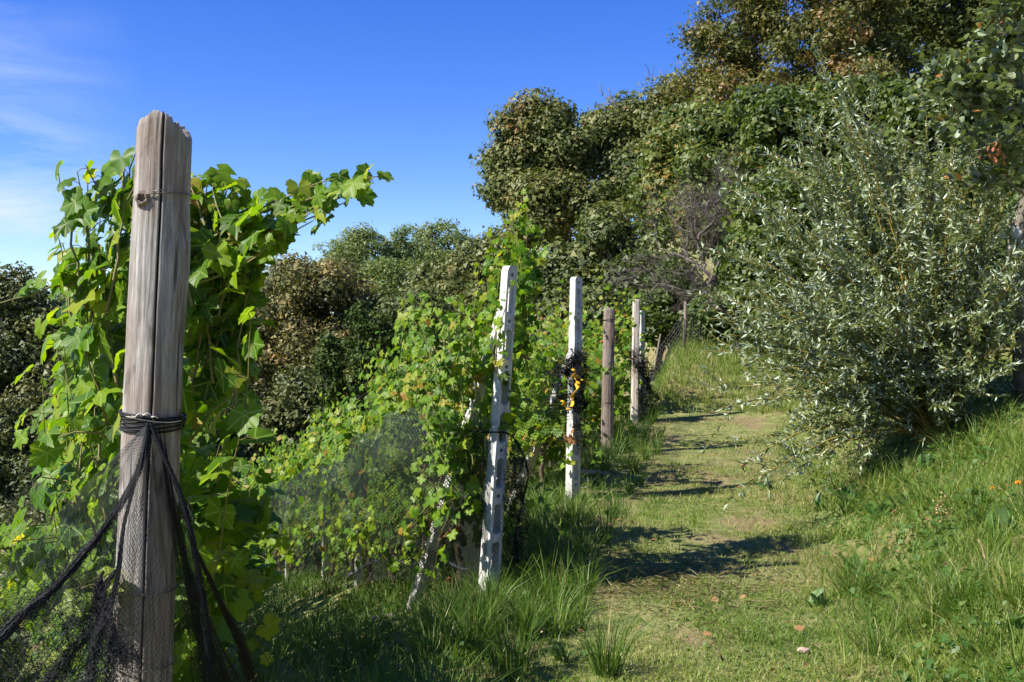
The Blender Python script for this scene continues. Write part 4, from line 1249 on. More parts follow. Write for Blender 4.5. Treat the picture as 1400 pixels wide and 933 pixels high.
grow_tree('hazel_bush', 'bright green hazel thicket filling the slope beyond the willow, under the dark oak', 'tree', foot(1300, 16.5),
          [blob(1270, 190, 16.5, 74, 60), blob(1340, 130, 17, 70, 56), blob(1330, 240, 16, 80, 60), blob(1400, 190, 16, 60, 80), blob(1250, 300, 15.5, 70, 60)],
          M_green, ntip=280, per=115, size=.09, sigma=.20, trunk_r=.12, seed=9, tone=(.45, .22))
grow_tree('hazel_bush', 'low green bush at the top of the bank behind the willow, by the pale trunk', 'bush', foot(1370, 13.5),
          [blob(1340, 350, 13.5, 74, 56), blob(1400, 320, 13.5, 60, 60), blob(1270, 370, 13.5, 70, 56), blob(1390, 420, 12.5, 70, 40)],
          M_green, ntip=180, per=120, size=.075, sigma=.17, trunk_r=.06, seed=10, tone=(.40, .2))
grow_tree('hazel_bush', 'shaded bush between the wire fence and the willow', 'bush', foot(1040, 20),
          [blob(1010, 420, 20, 46, 40), blob(1060, 440, 19, 46, 50), blob(970, 440, 21, 34, 30)], M_green, ntip=100, per=110, size=.10, sigma=.24, trunk_r=.06, seed=11, tone=(.35, .2))
grow_tree('dead_bush', 'bare grey leafless bush with arching twigs above the wire fence', 'bush', foot(1015, 19),
          [blob(945, 300, 19, 66, 62), blob(895, 375, 19, 66, 40), blob(960, 395, 18.6, 60, 32), blob(985, 310, 19, 44, 80), blob(1000, 240, 19, 30, 50)], M_green, M_deadtwig, ntip=210, per=0, seed=12, trunk_r=.032, twig=.0055, leafless=7, wob=.2, fork=.15)
# middle distance
grow_tree('chestnut_tree', 'brown-leaved chestnut tree turning for autumn beyond the netted row', 'tree', foot(395, 38),
          [blob(400, 410, 38, 60, 42), blob(355, 445, 38, 48, 50), blob(440, 395, 38, 48, 36), blob(430, 480, 37, 64, 44), blob(350, 520, 36, 50, 50), blob(395, 375, 38, 26, 20), blob(485, 420, 39, 40, 30), blob(460, 380, 40, 30, 20), blob(460, 455, 39, 50, 34), blob(400, 500, 38, 60, 34), blob(440, 520, 39, 60, 40), blob(325, 400, 39, 26, 30)],
          M_brown, ntip=240, per=115, size=.17, sigma=.44, trunk_r=.2, seed=13, tone=(.5, .2), clump_tone=.24)
grow_tree('chestnut_tree', 'shaded lower tree beneath the brown chestnut, dark trunks showing', 'tree', foot(370, 33),
          [blob(350, 600, 33, 60, 50), blob(420, 560, 33, 50, 44), blob(300, 560, 33, 40, 60), blob(320, 650, 31, 50, 40), blob(440, 620, 33, 40, 40)],
          M_dark, ntip=170, per=100, size=.17, sigma=.42, trunk_r=.16, seed=14, tone=(.45, .2))
for k, (x, bl, d, nt, lb) in enumerate(((490, [(470, 350, 36, 26), (498, 330, 26, 20), (505, 350, 34, 28), (490, 390, 50, 28), (445, 375, 28, 24)], 56, 130, 'airy pale green locust tree highest over the brown chestnut'),
                                        (585, [(570, 336, 40, 26), (612, 326, 34, 22), (590, 370, 56, 30), (640, 350, 30, 24), (540, 350, 30, 24)], 57, 140, 'feathery pale green locust tree, highest crown between split post and tallest concrete post'),
                                        (540, [(535, 375, 34, 26), (550, 405, 40, 22), (600, 410, 40, 22)], 54, 60, 'small thin locust tree in the gap between the two taller ones'))):
    grow_tree('locust_tree', lb, 'tree', foot(x, d), [blob(*(b[0], b[1], d, b[2], b[3])) for b in bl], M_robinia, M_bark, ntip=nt, per=75, size=.16, sigma=.40, trunk_r=.16, seed=20 + k, tone=(.5, .2), fork=.45, group='locust trees on the far crest', twig=.018)
grow_tree('chestnut_tree', 'olive brown tree where the far crest meets the chestnuts, behind the tall vine shoots', 'tree', foot(655, 44),
          [blob(650, 370, 44, 42, 34), blob(610, 400, 43, 42, 34), blob(690, 350, 44, 36, 30), blob(640, 420, 42, 50, 30)], M_chestnut, ntip=150, per=100, size=.2, sigma=.46, trunk_r=.2, seed=24, tone=(.5, .2))
grow_tree('chestnut_tree', 'muted green tree filling the hollow below the locust trees', 'tree', foot(545, 38),
          [blob(540, 440, 38, 50, 30), blob(500, 430, 39, 40, 26), blob(570, 430, 38, 40, 26), blob(520, 490, 36, 44, 36)], M_chestnut, ntip=130, per=100, size=.17, sigma=.42, trunk_r=.14, seed=25, tone=(.25, .18))
grow_tree('chestnut_tree', 'dark trees low in the hollow left of the climbing ivy', 'tree', foot(480, 35),
          [blob(480, 560, 35, 50, 50), blob(540, 540, 35, 40, 40)], M_chestnut, ntip=110, per=100, size=.16, sigma=.42, trunk_r=.14, seed=26, tone=(.5, .2))
for k, (x, y0, y1, r, lb) in enumerate(((492, 430, 610, 17, 'tall tree trunk wholly wrapped in ivy, the higher of the two'), (448, 478, 620, 15, 'shorter ivy-covered trunk beside the higher one'), (520, 450, 600, 14, 'slender ivy-covered trunk at the foot of the locust trees'))):
    d = 32
    n_ = 7
    grow_tree('ivy_column', lb, 'tree', foot(x, d), [blob(x + 4 * math.sin(i), y0 + (y1 - y0) * i / (n_ - 1), d, r * (.6 + .5 * math.sin(1 + i / n_ * 2)), (y1 - y0) / n_ * .9) for i in range(n_)],
              M_ivy, ntip=110, per=80, size=.10, sigma=.14, trunk_r=.16, seed=30 + k, tone=(.5, .22), fork=.8, low_limb=PX(x, y0 + 20, d))
# left
grow_tree('lime_tree', 'dark tree with thin sky-lit top at the picture edge past the split post', 'tree', foot(40, 27),
          [blob(20, 410, 27, 40, 40), blob(60, 470, 27, 60, 44), blob(0, 500, 26, 50, 50), blob(80, 545, 26, 56, 40), blob(20, 590, 25, 60, 44), blob(110, 610, 26, 40, 40)],
          M_dark, ntip=260, per=100, size=.13, sigma=.32, trunk_r=.2, seed=40, tone=(.55, .25), shell=.6)
grow_tree('lime_tree', 'hazy blue-green tree far off between the dark one and the split post', 'tree', foot(115, 50),
          [blob(110, 420, 50, 36, 30), blob(150, 450, 50, 40, 36), blob(90, 450, 50, 36, 30)], M_robinia, ntip=110, per=100, size=.18, sigma=.45, trunk_r=.2, seed=41, tone=(.25, .2))
grow_tree('lime_tree', 'dark green tree low behind the front vine, hiding the valley', 'tree', foot(150, 30),
          [blob(150, 520, 30, 60, 40), blob(200, 560, 30, 60, 50), blob(120, 580, 30, 60, 50), blob(170, 640, 29, 80, 50), blob(260, 600, 31, 50, 60)],
          M_dark, ntip=220, per=100, size=.15, sigma=.36, trunk_r=.2, seed=42, tone=(.5, .25))
grow_tree('lime_tree', 'dark undergrowth tree at the very bottom of the slope by the picture edge', 'tree', foot(0, 24),
          [blob(0, 660, 24, 70, 50), blob(70, 690, 23, 60, 40), blob(-60, 620, 24, 60, 60), blob(130, 690, 24, 60, 40)], M_dark, ntip=170, per=100, size=.12, sigma=.30, trunk_r=.12, seed=43, tone=(.4, .25))
grow_tree('chestnut_tree', 'autumn tree at the end of the dark wood, just left of the netted row', 'tree', foot(260, 37),
          [blob(300, 470, 37, 40, 50), blob(250, 500, 37, 50, 50), blob(220, 450, 38, 40, 40)], M_brown, ntip=120, per=100, size=.18, sigma=.42, trunk_r=.18, seed=44, tone=(.3, .2))

# dead tips over the chestnuts
for k, (a_, b_) in enumerate((((858, 160), (820, 128)), ((905, 150), (886, 98)))):
    rng = np.random.default_rng(60 + k)
    p0 = PX(*a_, 31); p1 = PX(*b_, 31); dv = p1 - p0
    mb = MB().add(*tube(walk(p0, dv, 8, np.linalg.norm(dv) / 8, .12, 0, rng), np.linspace(.035, .012, 9), 5))
    for i in range(7):
        q = p0 + dv * rng.uniform(.2, .9)
        mb.add(*tube(walk(q, dv + rng.normal(size=3) * .5, 5, .09, .2, 0, rng), np.linspace(.014, .006, 6), 4))
    tag(mb.build('dead_branch', M_bark_pale, None, p0), ('bare grey branch tip pointing left out of the chestnut crown', 'bare forked branch tip standing upright between chestnut and maple')[k], 'branch')

# ------------------------------------------------------------------ the silver willow
def willow():
    rng = np.random.default_rng(500)
    wd = 9.5
    b = np.array(foot(1282, wd)); b[2] -= .03
    root = empty('willow_bush', b, 'large silver-leaved willow bush with many yellowish stems on the bank right of the path', 'bush')
    P = []; D = []; S = []; T = []
    st = MB()
    lob = [((1130, 300), (105, 120), 1.0), ((1200, 260), (120, 130), 1.0), ((1072, 420), (88, 110), 1.1), ((1180, 440), (150, 120), 1.5), ((1300, 330), (90, 130), 1.0), ((1110, 530), (76, 60), .4), ((1330, 460), (70, 70), .6),
           ((1175, 165), (44, 76), .45), ((1115, 195), (46, 66), .36), ((1010, 500), (55, 50), .35), ((1060, 600), (50, 40), .2), ((1190, 520), (80, 50), .25), ((1250, 200), (60, 60), .3), ((1350, 260), (50, 60), .3)]
    wts = np.array([l[2] for l in lob]); wts /= wts.sum()
    nst = 190
    extra_tips = [PX(1120, 95, wd), PX(1180, 70, wd), PX(1088, 150, wd), PX(985, 230, 9.3), PX(962, 340, 9.2), PX(960, 480, 8.7), PX(990, 690, 7.9), PX(1010, 640, 8.2), PX(1150, 130, wd), PX(1060, 660, 8.3), PX(975, 560, 8.6), PX(1040, 200, 9.4)]
    for k in range(nst + len(extra_tips)):
        if k < nst:
            (cx, cy), (rx, ry), _ = lob[rng.choice(len(lob), p=wts)]
            a = rng.uniform(0, 2 * np.pi); q = rng.random() ** .4
            tip = PX(cx + rx * q * math.cos(a), cy + ry * q * math.sin(a), wd)
            spread = 1.35 * (1 - abs(tip[2] - 2.4) / 3.2)
            tip[1] += rng.uniform(-1, 1) * max(.4, spread)
        else:
            tip = extra_tips[k - nst]
        g = gz(tip[0], tip[1]); tip[2] = max(tip[2], g + .1)
        L_ = np.linalg.norm(tip - b)
        # rises steeply, then leans out
        mid = b + (tip - b) * .45 + np.array([0, 0, L_ * .20]) + rng.normal(size=3) * .06
        t = np.linspace(0, 1, 15)[:, None]
        C = (1 - t) ** 2 * (b + rng.normal(size=3) * [.09, .09, .01]) + 2 * t * (1 - t) * mid + t ** 2 * tip
        C = C + rng.normal(size=C.shape) * .008
        st.add(*tube(C, np.linspace(.012, .0022, 15) * rng.uniform(.8, 1.2), 4, False))
        ntw = 10 if k < nst else 6
        twigs = [(C, .42)]
        for j in range(ntw):
            i = rng.integers(4, 14)
            d0 = nrm(nrm(C[i + 1 if i < 14 else i] - C[i - 1]) + rng.normal(size=3) * .5)
            tw = walk(C[i], d0, 7, rng.uniform(.035, .075), .10, .12, rng)
            st.add(*tube(tw, np.linspace(.003, .0012, 8), 3, False)); twigs.append((tw, 0))
        for tw, start in twigs:
            sl = np.r_[0, np.cumsum(np.linalg.norm(np.diff(tw, axis=0), axis=1))]
            n = int(sl[-1] * (1 - start) / .0138)
            if n < 2: continue
            tt = np.linspace(sl[-1] * start, sl[-1], n)
            Q = np.stack([np.interp(tt, sl, tw[:, c]) for c in range(3)], -1)
            dt = nrm(tw[-1] - tw[max(0, len(tw) - 5)])
            dirs = nrm(dt * 1.0 + rng.normal(size=(n, 3)) * .62)
            P.append(Q); D.append(dirs); S.append(rng.uniform(.045, .082, n)); T.append(np.clip(rng.normal(.45, .2, n), 0, 1))
    st.add(*tube(np.array([b - [0, 0, .1], b + [0, 0, .1], b + [.02, 0, .3]]), [.11, .09, .04], 10))
    st.build('stem', M_willowstem, root, b)
    P = np.concatenate(P); D = np.concatenate(D); S = np.concatenate(S); T = np.concatenate(T); n = len(P)
    N = nrm(np.array([0, 0, .7]) + rng.normal(size=(n, 3)) * .6)
    X, Y, Z = frames(N, D)
    f = rng.random(n) < .36; Z[f] *= -1; X[f] *= -1
    o = np.argsort(np.linalg.norm(P - np.array([0, 0, 1.6]), axis=1)); one = o[:300]; many = o[300:]
    leaf_objects([ME_WILLOW], root, b, P[one], X[one], Y[one], Z[one], S[one] * 1.1, T[one])
    S3 = np.stack([S * 1.25, S, S], -1)
    tag(MB().add(*scatter(LANCE_LOW[0], LANCE_LOW[1], P[many], X[many], Y[many], Z[many], S3[many], T[many])).build('foliage', M_willow, root, b), kind='stuff')
    return n
NW = willow()

# ------------------------------------------------------------------ the apple tree reaching in from the right
def apple():
    rng = np.random.default_rng(600)
    b = np.array(foot(1404, 9.4))
    root = empty('apple_tree', b, 'old fruit tree at the picture edge with a crooked grey bough and pale lichened trunk', 'tree')
    mb = MB()
    tr = np.array([b - [0, 0, .1], PX(1400, 440, 9.4), PX(1393, 380, 9.3), PX(1391, 325, 9.2), PX(1412, 250, 9.1), PX(1425, 180, 8.9), PX(1420, 120, 8.8), PX(1440, 20, 8.7)])
    mb.add(*tube(tr, [.12, .10, .085, .08, .07, .06, .05, .03], 10))
    boughs = [[PX(1425, 175, 8.9), PX(1400, 138, 8.6), PX(1375, 152, 8.4), PX(1345, 150, 8.3), PX(1322, 140, 8.2)],
              [PX(1345, 150, 8.3), PX(1352, 110, 8.2), PX(1362, 50, 8.1), PX(1372, -10, 8.0)],
              [PX(1412, 250, 9.1), PX(1385, 190, 8.5), PX(1372, 215, 8.3), PX(1345, 205, 8.2), PX(1300, 200, 8.2)],
              [PX(1410, 270, 9.1), PX(1390, 260, 8.7), PX(1365, 235, 8.5), PX(1352, 262, 8.3), PX(1335, 255, 8.3)],
              [PX(1425, 180, 8.9), PX(1400, 120, 8.4), PX(1395, 60, 8.3), PX(1385, 20, 8.2)],
              [PX(1322, 140, 8.2), PX(1300, 120, 8.2), PX(1285, 118, 8.2)], [PX(1345, 150, 8.3), PX(1338, 120, 8.2), PX(1342, 95, 8.2)]]
    P = []; D = []; S = []
    for k, q in enumerate(boughs):
        q = np.array(q); t = np.linspace(0, len(q) - 1, 22)
        C = np.stack([np.interp(t, np.arange(len(q)), q[:, c]) for c in range(3)], -1)
        C[1:-1] = (C[:-2] + 2 * C[1:-1] + C[2:]) / 4; C = C + rng.normal(size=C.shape) * .008
        mb.add(*tube(C, np.linspace(.026 if k == 0 else .013, .006, 22), 6))
        for i in range(26):
            j = rng.integers(2, 22)
            tw = walk(C[j], rng.normal(size=3) * [1, 1, .6] + [-.3, 0, .8], 6, rng.uniform(.03, .06), .2, .1, rng)
            mb.add(*tube(tw, np.linspace(.004, .0015, 7), 4, False))
            for a in range(1, 7):
                for _ in range(2):
                    dd = nrm(tw[a] - tw[a - 1] + rng.normal(size=3) * .05 + nrm(rng.normal(size=3)) * .7 * 0.06)
                    P.append(tw[a]); D.append(nrm(dd + rng.normal(size=3) * .6)); S.append(rng.uniform(.06, .10))
    mb.build('trunk', M_bark_pale, root, b)
    P = np.array(P); D = np.array(D); S = np.array(S); n = len(P)
    N = nrm(np.array([0, 0, .8]) + rng.normal(size=(n, 3)) * .55)
    tn = np.clip(rng.normal(.45, .2, n), 0, .9); q = rng.random(n) < .03; tn[q] = 1
    put_leaves([ME_APPLE], [OVAL], M_apple, root, b, P, N, D, S, tn, 300, flip=.2)
    # lichen: white crusts on the trunk
    lm = MB()
    for i in range(26):
        z = rng.uniform(0, 1); c = PX(1391 + rng.uniform(-3, 3), 312 + 110 * z, 9.2)
        a = rng.uniform(-1.4, .2); r0 = .083
        V = []; m = 8
        for j in range(m):
            th = j / m * 2 * np.pi; rr = rng.uniform(.02, .045)
            aa = a - math.pi / 2 + rr * math.cos(th) / r0
            V.append(c + [r0 * 1.03 * math.cos(aa), r0 * 1.03 * math.sin(aa), rr * math.sin(th)])
        V.append(np.mean(V, axis=0) + [0, -.008, 0])
        lm.add(np.array(V), np.array([(j, (j + 1) % m, m) for j in range(m)]))
    lm.build('lichen', plain_mat('lichen', [(.3, (.35, .36, .36)), (.7, (.6, .6, .6))], 40, .9, bmp=.5), root, b)['kind'] = 'stuff'
    # withered leaves hanging in a bunch
    c = PX(1362, 207, 8.1)
    mb = MB(); P = c + rng.normal(size=(18, 3)) * [.025, .02, .05]
    X, Y, Z = frames(rnd_dirs(18, rng), nrm(np.array([0, 0, -1.]) + rng.normal(size=(18, 3)) * .4))
    mb.add(*scatter(OVAL[0] * [.8, 1, 2.5], OVAL[1], P, X, Y, Z, rng.uniform(.035, .06, 18), rng.random(18)))
    mb.build('withered_leaves', M_orange, root, b)
apple()

# ------------------------------------------------------------------ wire fence at the head of the path
def fence():
    pts = [PX(890, 496, 19.4), PX(935, 484, 19.9), PX(968, 470, 20.6), PX(1000, 452, 21.2)]
    root = empty('wire_fence', pts[1], 'wire mesh fence on thin brown stakes at the far end of the path', 'fence')
    for q in pts:
        q[2] = gz(q[0], q[1])
    hts = [.9, 1.02, .95, .95]
    for k, q in enumerate(pts):
        top = q + np.array([.03, 0, hts[k]])
        if k == 0: top = PX(903, 450, 19.4); q = PX(893, 500, 19.4)
        mb = MB().add(*tube(np.array([q - [0, 0, .15], (q + top) / 2 + [.01, 0, 0], top]), [.036, .033, .03] if k else [.02, .019, .016], 8))
        mb.build('fence_post', M_wood2 if k else M_bark_pale, root, pts[1])
    mb = MB()
    for k in range(3):
        a, b = pts[k], pts[k + 1]
        for i in range(9):
            h = .08 + i * .095
            t = np.linspace(0, 1, 5)[:, None]; C = a + (b - a) * t; C[:, 2] += h - .04 * np.sin(t[:, 0] * np.pi); mb.add(*tube(C, .0042, 3, False))
        for i in range(14):
            q = a + (b - a) * i / 14; mb.add(*tube(np.array([q + [0, 0, .05], q + [0, 0, .86]]), .0038, 3, False))
    mb.build('wire_mesh', M_wire, root, pts[1])
fence()

# ------------------------------------------------------------------ stones
def stone_mesh(seed, n=1):
    import bmesh
    r = random.Random(seed)
    bm = bmesh.new(); bmesh.ops.create_icosphere(bm, subdivisions=1, radius=1)
    for v in bm.verts: v.co = v.co * r.uniform(.78, 1.12); v.co.z *= .8
    me = bpy.data.meshes.new('stone'); bm.to_mesh(me); bm.free()
    return me
SM = [stone_mesh(s) for s in range(5)]
for me in SM: me.materials.append(M_stone)
def stone_obj(parent, p, s, seed, base=(0, 0, 0)):
    r = random.Random(seed)
    o = bpy.data.objects.new('stone', SM[seed % 5])
    o.location = tuple(np.array(p) - np.array(base)); o.scale = (s * r.uniform(.9, 1.5), s * r.uniform(.8, 1.1), s * r.uniform(.5, .8)); o.rotation_euler = (r.uniform(-.3, .3), r.uniform(-.3, .3), r.uniform(0, 3))
    if parent: o.parent = parent
    COL.objects.link(o); return o
for (x0, x1, d0, d1, y0, rows, per, lb) in ((798, 846, 10.0, 10.9, 690, 5, 6, 'low pile of grey dry stones at the foot of the brown wooden post'), (722, 792, 8.6, 9.4, 752, 2, 9, 'short course of dry stones in the shade below the net-wrapped post')):
    base = PX((x0 + x1) / 2, y0, (d0 + d1) / 2)
    root = empty('dry_stone_wall', base, lb, 'wall')
    sd_ = 0
    for r_ in range(rows):
        for c in range(per):
            f = (c + .5 * (r_ % 2)) / per
            d = d0 + (d1 - d0) * f
            x = (x0 + (x1 - x0) * f - 700) / 1400 * d
            z = 1.6 + (466.5 - y0) / 1400 * d + .075 * r_
            stone_obj(root, (x + random.uniform(-.02, .02), d + .04 * r_ + random.uniform(-.03, .03), z), .06, sd_ + int(x0), base); sd_ += 1
for x, y, s, lb in ((1098, 895, .035, 'pinkish stone lying in the short grass at the bottom of the path'), (546, 762, 0, ''),):
    if s:
        p = on_ground(x, y, 5); o = stone_obj(None, p + [0, 0, .022], s, 3); me = SM[3].copy(); me.materials.clear(); me.materials.append(M_pink); o.data = me
        o.name = 'pink_stone'; tag(o, lb, 'stone')

# ------------------------------------------------------------------ grass
def blades(P, L_, w, az, lean, tone):
    n = len(P)
    dh = np.stack([np.cos(az), np.sin(az), np.zeros(n)], -1); sd_ = np.stack([-np.sin(az), np.cos(az), np.zeros(n)], -1)
    # turn the flat of the blade at random about its own axis
    tw = RG.uniform(0, np.pi, n)[:, None]
    s = sd_ * np.cos(tw) + dh * np.sin(tw) * .8
    up = np.array([0, 0, 1.0])
    def at(t): return P + dh * (lean * L_ * t ** 1.8)[:, None] + up * (L_ * (t - .35 * lean * t ** 2))[:, None]
    V = np.empty((n, 5, 3))
    V[:, 0] = at(np.zeros(n)) - s * w[:, None] / 2; V[:, 1] = at(np.zeros(n)) + s * w[:, None] / 2
    m = at(np.full(n, .55)); V[:, 2] = m - s * w[:, None] * .36; V[:, 3] = m + s * w[:, None] * .36
    V[:, 4] = at(np.ones(n))
    i = np.arange(n)[:, None] * 5
    F = np.concatenate([i + [0, 1, 3], i + [0, 3, 2], i + [2, 3, 4]])
    return V.reshape(-1, 3), F, np.repeat(tone, 5)

def sample_xy(n, y0=3.0, y1=24.0, wedge=.56, pad=.8):
    y = np.exp(RG.uniform(math.log(y0), math.log(y1), n))
    x = RG.uniform(-1, 1, n) * (y * wedge + pad)
    return x, y
def grass_layer(name, label, n, maskf, lenf, width, leanf, tonef, y0=3.0, y1=24.0):
    x, y = sample_xy(n, y0, y1)
    u = x - path_x(y)
    keep = RG.random(n) < maskf(x, y, u)
    x, y, u = x[keep], y[keep], u[keep]; m = len(x)
    z = ground_z(x, y) - .005
    Lb = lenf(x, y, u) * RG.uniform(.55, 1.3, m)
    V, F, T = blades(np.stack([x, y, z], -1), Lb, width * RG.uniform(.7, 1.3, m) * (1 + y * .035), RG.uniform(0, 2 * np.pi, m), leanf(m), np.clip(tonef(x, y, u), 0, 1))
    o = MB().add(V, F, T).build(name, M_grass)
    tag(o, label, 'grass', None, 'stuff'); return m

pathm = lambda u: (1 - sstep(.62, 1.05, np.abs(u - .05)))
bankdry = lambda x, y, u: sstep(15.2, 16.4, y) * (1 - sstep(20, 22, y)) * sstep(-1.4, -1.0, u) * (1 - sstep(1.2, 2.2, u))
NG = []
NG.append(grass_layer('path_grass', 'short mown dry grass on the path', 520000,
    lambda x, y, u: np.maximum(pathm(u), bankdry(x, y, u)) * (.25 + .75 * sstep(.30, .52, vnoise(x, y, .45, 31))),
    lambda x, y, u: .030 + .035 * vnoise(x, y, .5, 33), .0050, lambda m: RG.uniform(.3, 1.5, m),
    lambda x, y, u: .58 + .42 * (vnoise(x, y, .7, 35) - .45) * 1.6 + .26 * bankdry(x, y, u) + RG.normal(size=len(x)) * .14))
NG.append(grass_layer('bank_grass', 'long mixed grass on the bank right of the path', 300000,
    lambda x, y, u: sstep(.55, 1.1, u) * (1 - .7 * bankdry(x, y, u)) * (.25 + .75 * sstep(.32, .55, vnoise(x, y, .6, 41))),
    lambda x, y, u: (.07 + .17 * vnoise(x, y, .5, 43) ** 1.5 + .0 * u) , .0055, lambda m: RG.uniform(.2, 1.3, m),
    lambda x, y, u: .47 + .55 * (vnoise(x, y, .8, 45) - .45) * 1.5 + RG.normal(size=len(x)) * .14))
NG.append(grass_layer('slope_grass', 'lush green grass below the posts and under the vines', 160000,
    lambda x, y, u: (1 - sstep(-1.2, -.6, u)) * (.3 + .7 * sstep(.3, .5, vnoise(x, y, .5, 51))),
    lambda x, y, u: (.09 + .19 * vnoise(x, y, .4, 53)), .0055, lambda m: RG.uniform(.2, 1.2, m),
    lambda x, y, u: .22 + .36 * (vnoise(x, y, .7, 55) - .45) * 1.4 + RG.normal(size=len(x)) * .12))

clearing = lambda x, y: 1 - np.exp(-((x - .80) / .26) ** 4 - ((y - 9.75) / .9) ** 4)
def tufts(name, label, n, maskf, k, Lr, width, tone, y0=3.2, y1=16, rad=.035, lean=(.1, 1.1)):
    x, y = sample_xy(n, y0, y1); u = x - path_x(y)
    keep = RG.random(n) < maskf(x, y, u) * clearing(x, y); x, y = x[keep], y[keep]; m = len(x)
    idx = np.repeat(np.arange(m), k); N_ = len(idx)
    az = RG.uniform(0, 2 * np.pi, N_); r = rad * RG.random(N_) ** .6
    sz = RG.uniform(.6, 1.25, m)[idx]
    px_, py_ = x[idx] + r * np.cos(az), y[idx] + r * np.sin(az)
    P = np.stack([px_, py_, ground_z(px_, py_) - .01], -1)
    tt = np.clip((RG.normal(size=m) * .12 + tone)[idx] + RG.normal(size=N_) * .09, 0, 1)
    dry = RG.random(N_) < .06; tt[dry] = .9
    V, F, T = blades(P, sz * RG.uniform(*Lr, N_), width * RG.uniform(.7, 1.3, N_) * (1 + P[:, 1] * .03), az + RG.normal(size=N_) * .5, RG.uniform(*lean, N_), tt)
    tag(MB().add(V, F, T).build(name, M_grass), label, 'grass', None, 'stuff')
    NG.append(N_)
tufts('grass_tufts', 'arching tufts of long grass on the right bank', 1100, lambda x, y, u: sstep(.8, 1.3, u) * .8 * (1 - bankdry(x, y, u)), 60, (.12, .36), .0052, .46, rad=.06, lean=(.2, 1.6))
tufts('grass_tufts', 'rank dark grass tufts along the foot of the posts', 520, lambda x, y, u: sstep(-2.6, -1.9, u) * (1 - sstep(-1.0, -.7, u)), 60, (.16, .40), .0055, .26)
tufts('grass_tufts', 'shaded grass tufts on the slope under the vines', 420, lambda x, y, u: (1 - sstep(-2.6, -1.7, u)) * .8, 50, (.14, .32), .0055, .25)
tufts('grass_tufts', 'sun-dried long grass standing on the bank where the path ends', 9000, lambda x, y, u: bankdry(x, y, u) * .9, 12, (.10, .30), .006, .52, y0=15.3, y1=21, rad=.08)
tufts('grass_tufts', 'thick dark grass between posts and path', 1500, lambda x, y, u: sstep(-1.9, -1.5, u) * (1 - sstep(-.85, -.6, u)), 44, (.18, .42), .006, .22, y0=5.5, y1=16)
tufts('grass_tufts', 'small tufts in the mown path', 260, lambda x, y, u: pathm(u) * .6, 26, (.05, .12), .0045, .45, rad=.05)

def tufts_at(name, label, pts, k, Lr, width, tone, rad, lean):
    C = np.array([on_ground(a, b, 6) for a, b in pts]); m = len(C); idx = np.repeat(np.arange(m), k); N_ = len(idx)
    az = RG.uniform(0, 2 * np.pi, N_); r = rad * RG.random(N_) ** .6
    px_, py_ = C[idx, 0] + r * np.cos(az), C[idx, 1] + r * np.sin(az)
    tt = np.clip(tone + RG.normal(size=N_) * .1, 0, 1); dry = RG.random(N_) < .08; tt[dry] = .92
    V, F, T = blades(np.stack([px_, py_, ground_z(px_, py_) - .01], -1), RG.uniform(*Lr, N_), width * RG.uniform(.7, 1.3, N_), az + RG.normal(size=N_) * .5, RG.uniform(*lean, N_), tt)
    tag(MB().add(V, F, T).build(name, M_grass), label, 'grass', None, 'stuff')
tufts_at('rush_tufts', 'tall dark rushy tufts standing in the near grass', [(640, 905), (615, 880), (660, 885), (830, 925), (590, 915), (470, 930), (700, 930)], 130, (.22, .46), .006, .14, .07, (.1, .8))
tufts_at('rush_tufts', 'tall drooping tufts at the path edge and up the bank', [(1180, 800), (1165, 815), (1290, 850), (1320, 830), (1250, 870), (1340, 900), (1205, 900), (1270, 690), (1235, 660), (1360, 600), (1300, 640), (720, 800), (760, 770), (800, 760), (700, 820), (860, 640), (880, 620)], 110, (.18, .42), .005, .34, .07, (.3, 1.2))

# leafy ground cover
def cover(name, label, n, maskf, size, tone, mat, shape=OVAL, y1=20, hmax=.12, up=.9, y0=3.2):
    x, y = sample_xy(n, y0, y1); u = x - path_x(y)
    keep = RG.random(n) < maskf(x, y, u); x, y = x[keep], y[keep]; m = len(x)
    P = np.stack([x, y, ground_z(x, y) + RG.uniform(.0, hmax, m)], -1)
    X, Y, Z = frames(nrm(np.array([0, 0, up]) + RG.normal(size=(m, 3)) * .45), RG.normal(size=(m, 3)))
    MBo = MB().add(*scatter(shape[0], shape[1], P, X, Y, Z, size * RG.uniform(.5, 1.4, m), np.clip(RG.normal(tone, .2, m), 0, 1))).build(name, mat, None, None)
    tag(MBo, label, 'ground cover', None, 'stuff')
cover('ground_cover', 'low broad-leaved weeds among the grass of the right bank', 60000, lambda x, y, u: sstep(.7, 1.2, u) * sstep(.40, .54, vnoise(x, y, .55, 61)), .042, .42, M_cover, RHOMB, hmax=.20)
cover('dead_leaves', 'brown withered stems and leaves patched over the right bank', 16000, lambda x, y, u: sstep(1.1, 1.6, u) * sstep(.58, .70, vnoise(x, y, .45, 83)), .03, .3, M_dead, RHOMB, hmax=.12)
cover('ground_cover', 'clover and weeds below the posts and in the near grass', 22000, lambda x, y, u: (1 - sstep(-1.3, -.7, u)) * sstep(.42, .56, vnoise(x, y, .5, 63)), .036, .35, M_cover, RHOMB, hmax=.13)
cover('ground_cover', 'small flat weeds in the mown path', 9000, lambda x, y, u: pathm(u) * sstep(.45, .6, vnoise(x, y, .5, 65)), .026, .6, M_cover, RHOMB, hmax=.03)
cover('dead_leaves', 'scattered brown dead leaves and straw on path and bank', 1500, lambda x, y, u: (.30 + .7 * sstep(.55, .7, vnoise(x, y, .5, 67))) * sstep(-1.5, -1, u), .035, .4, M_dead, RHOMB, hmax=.035)
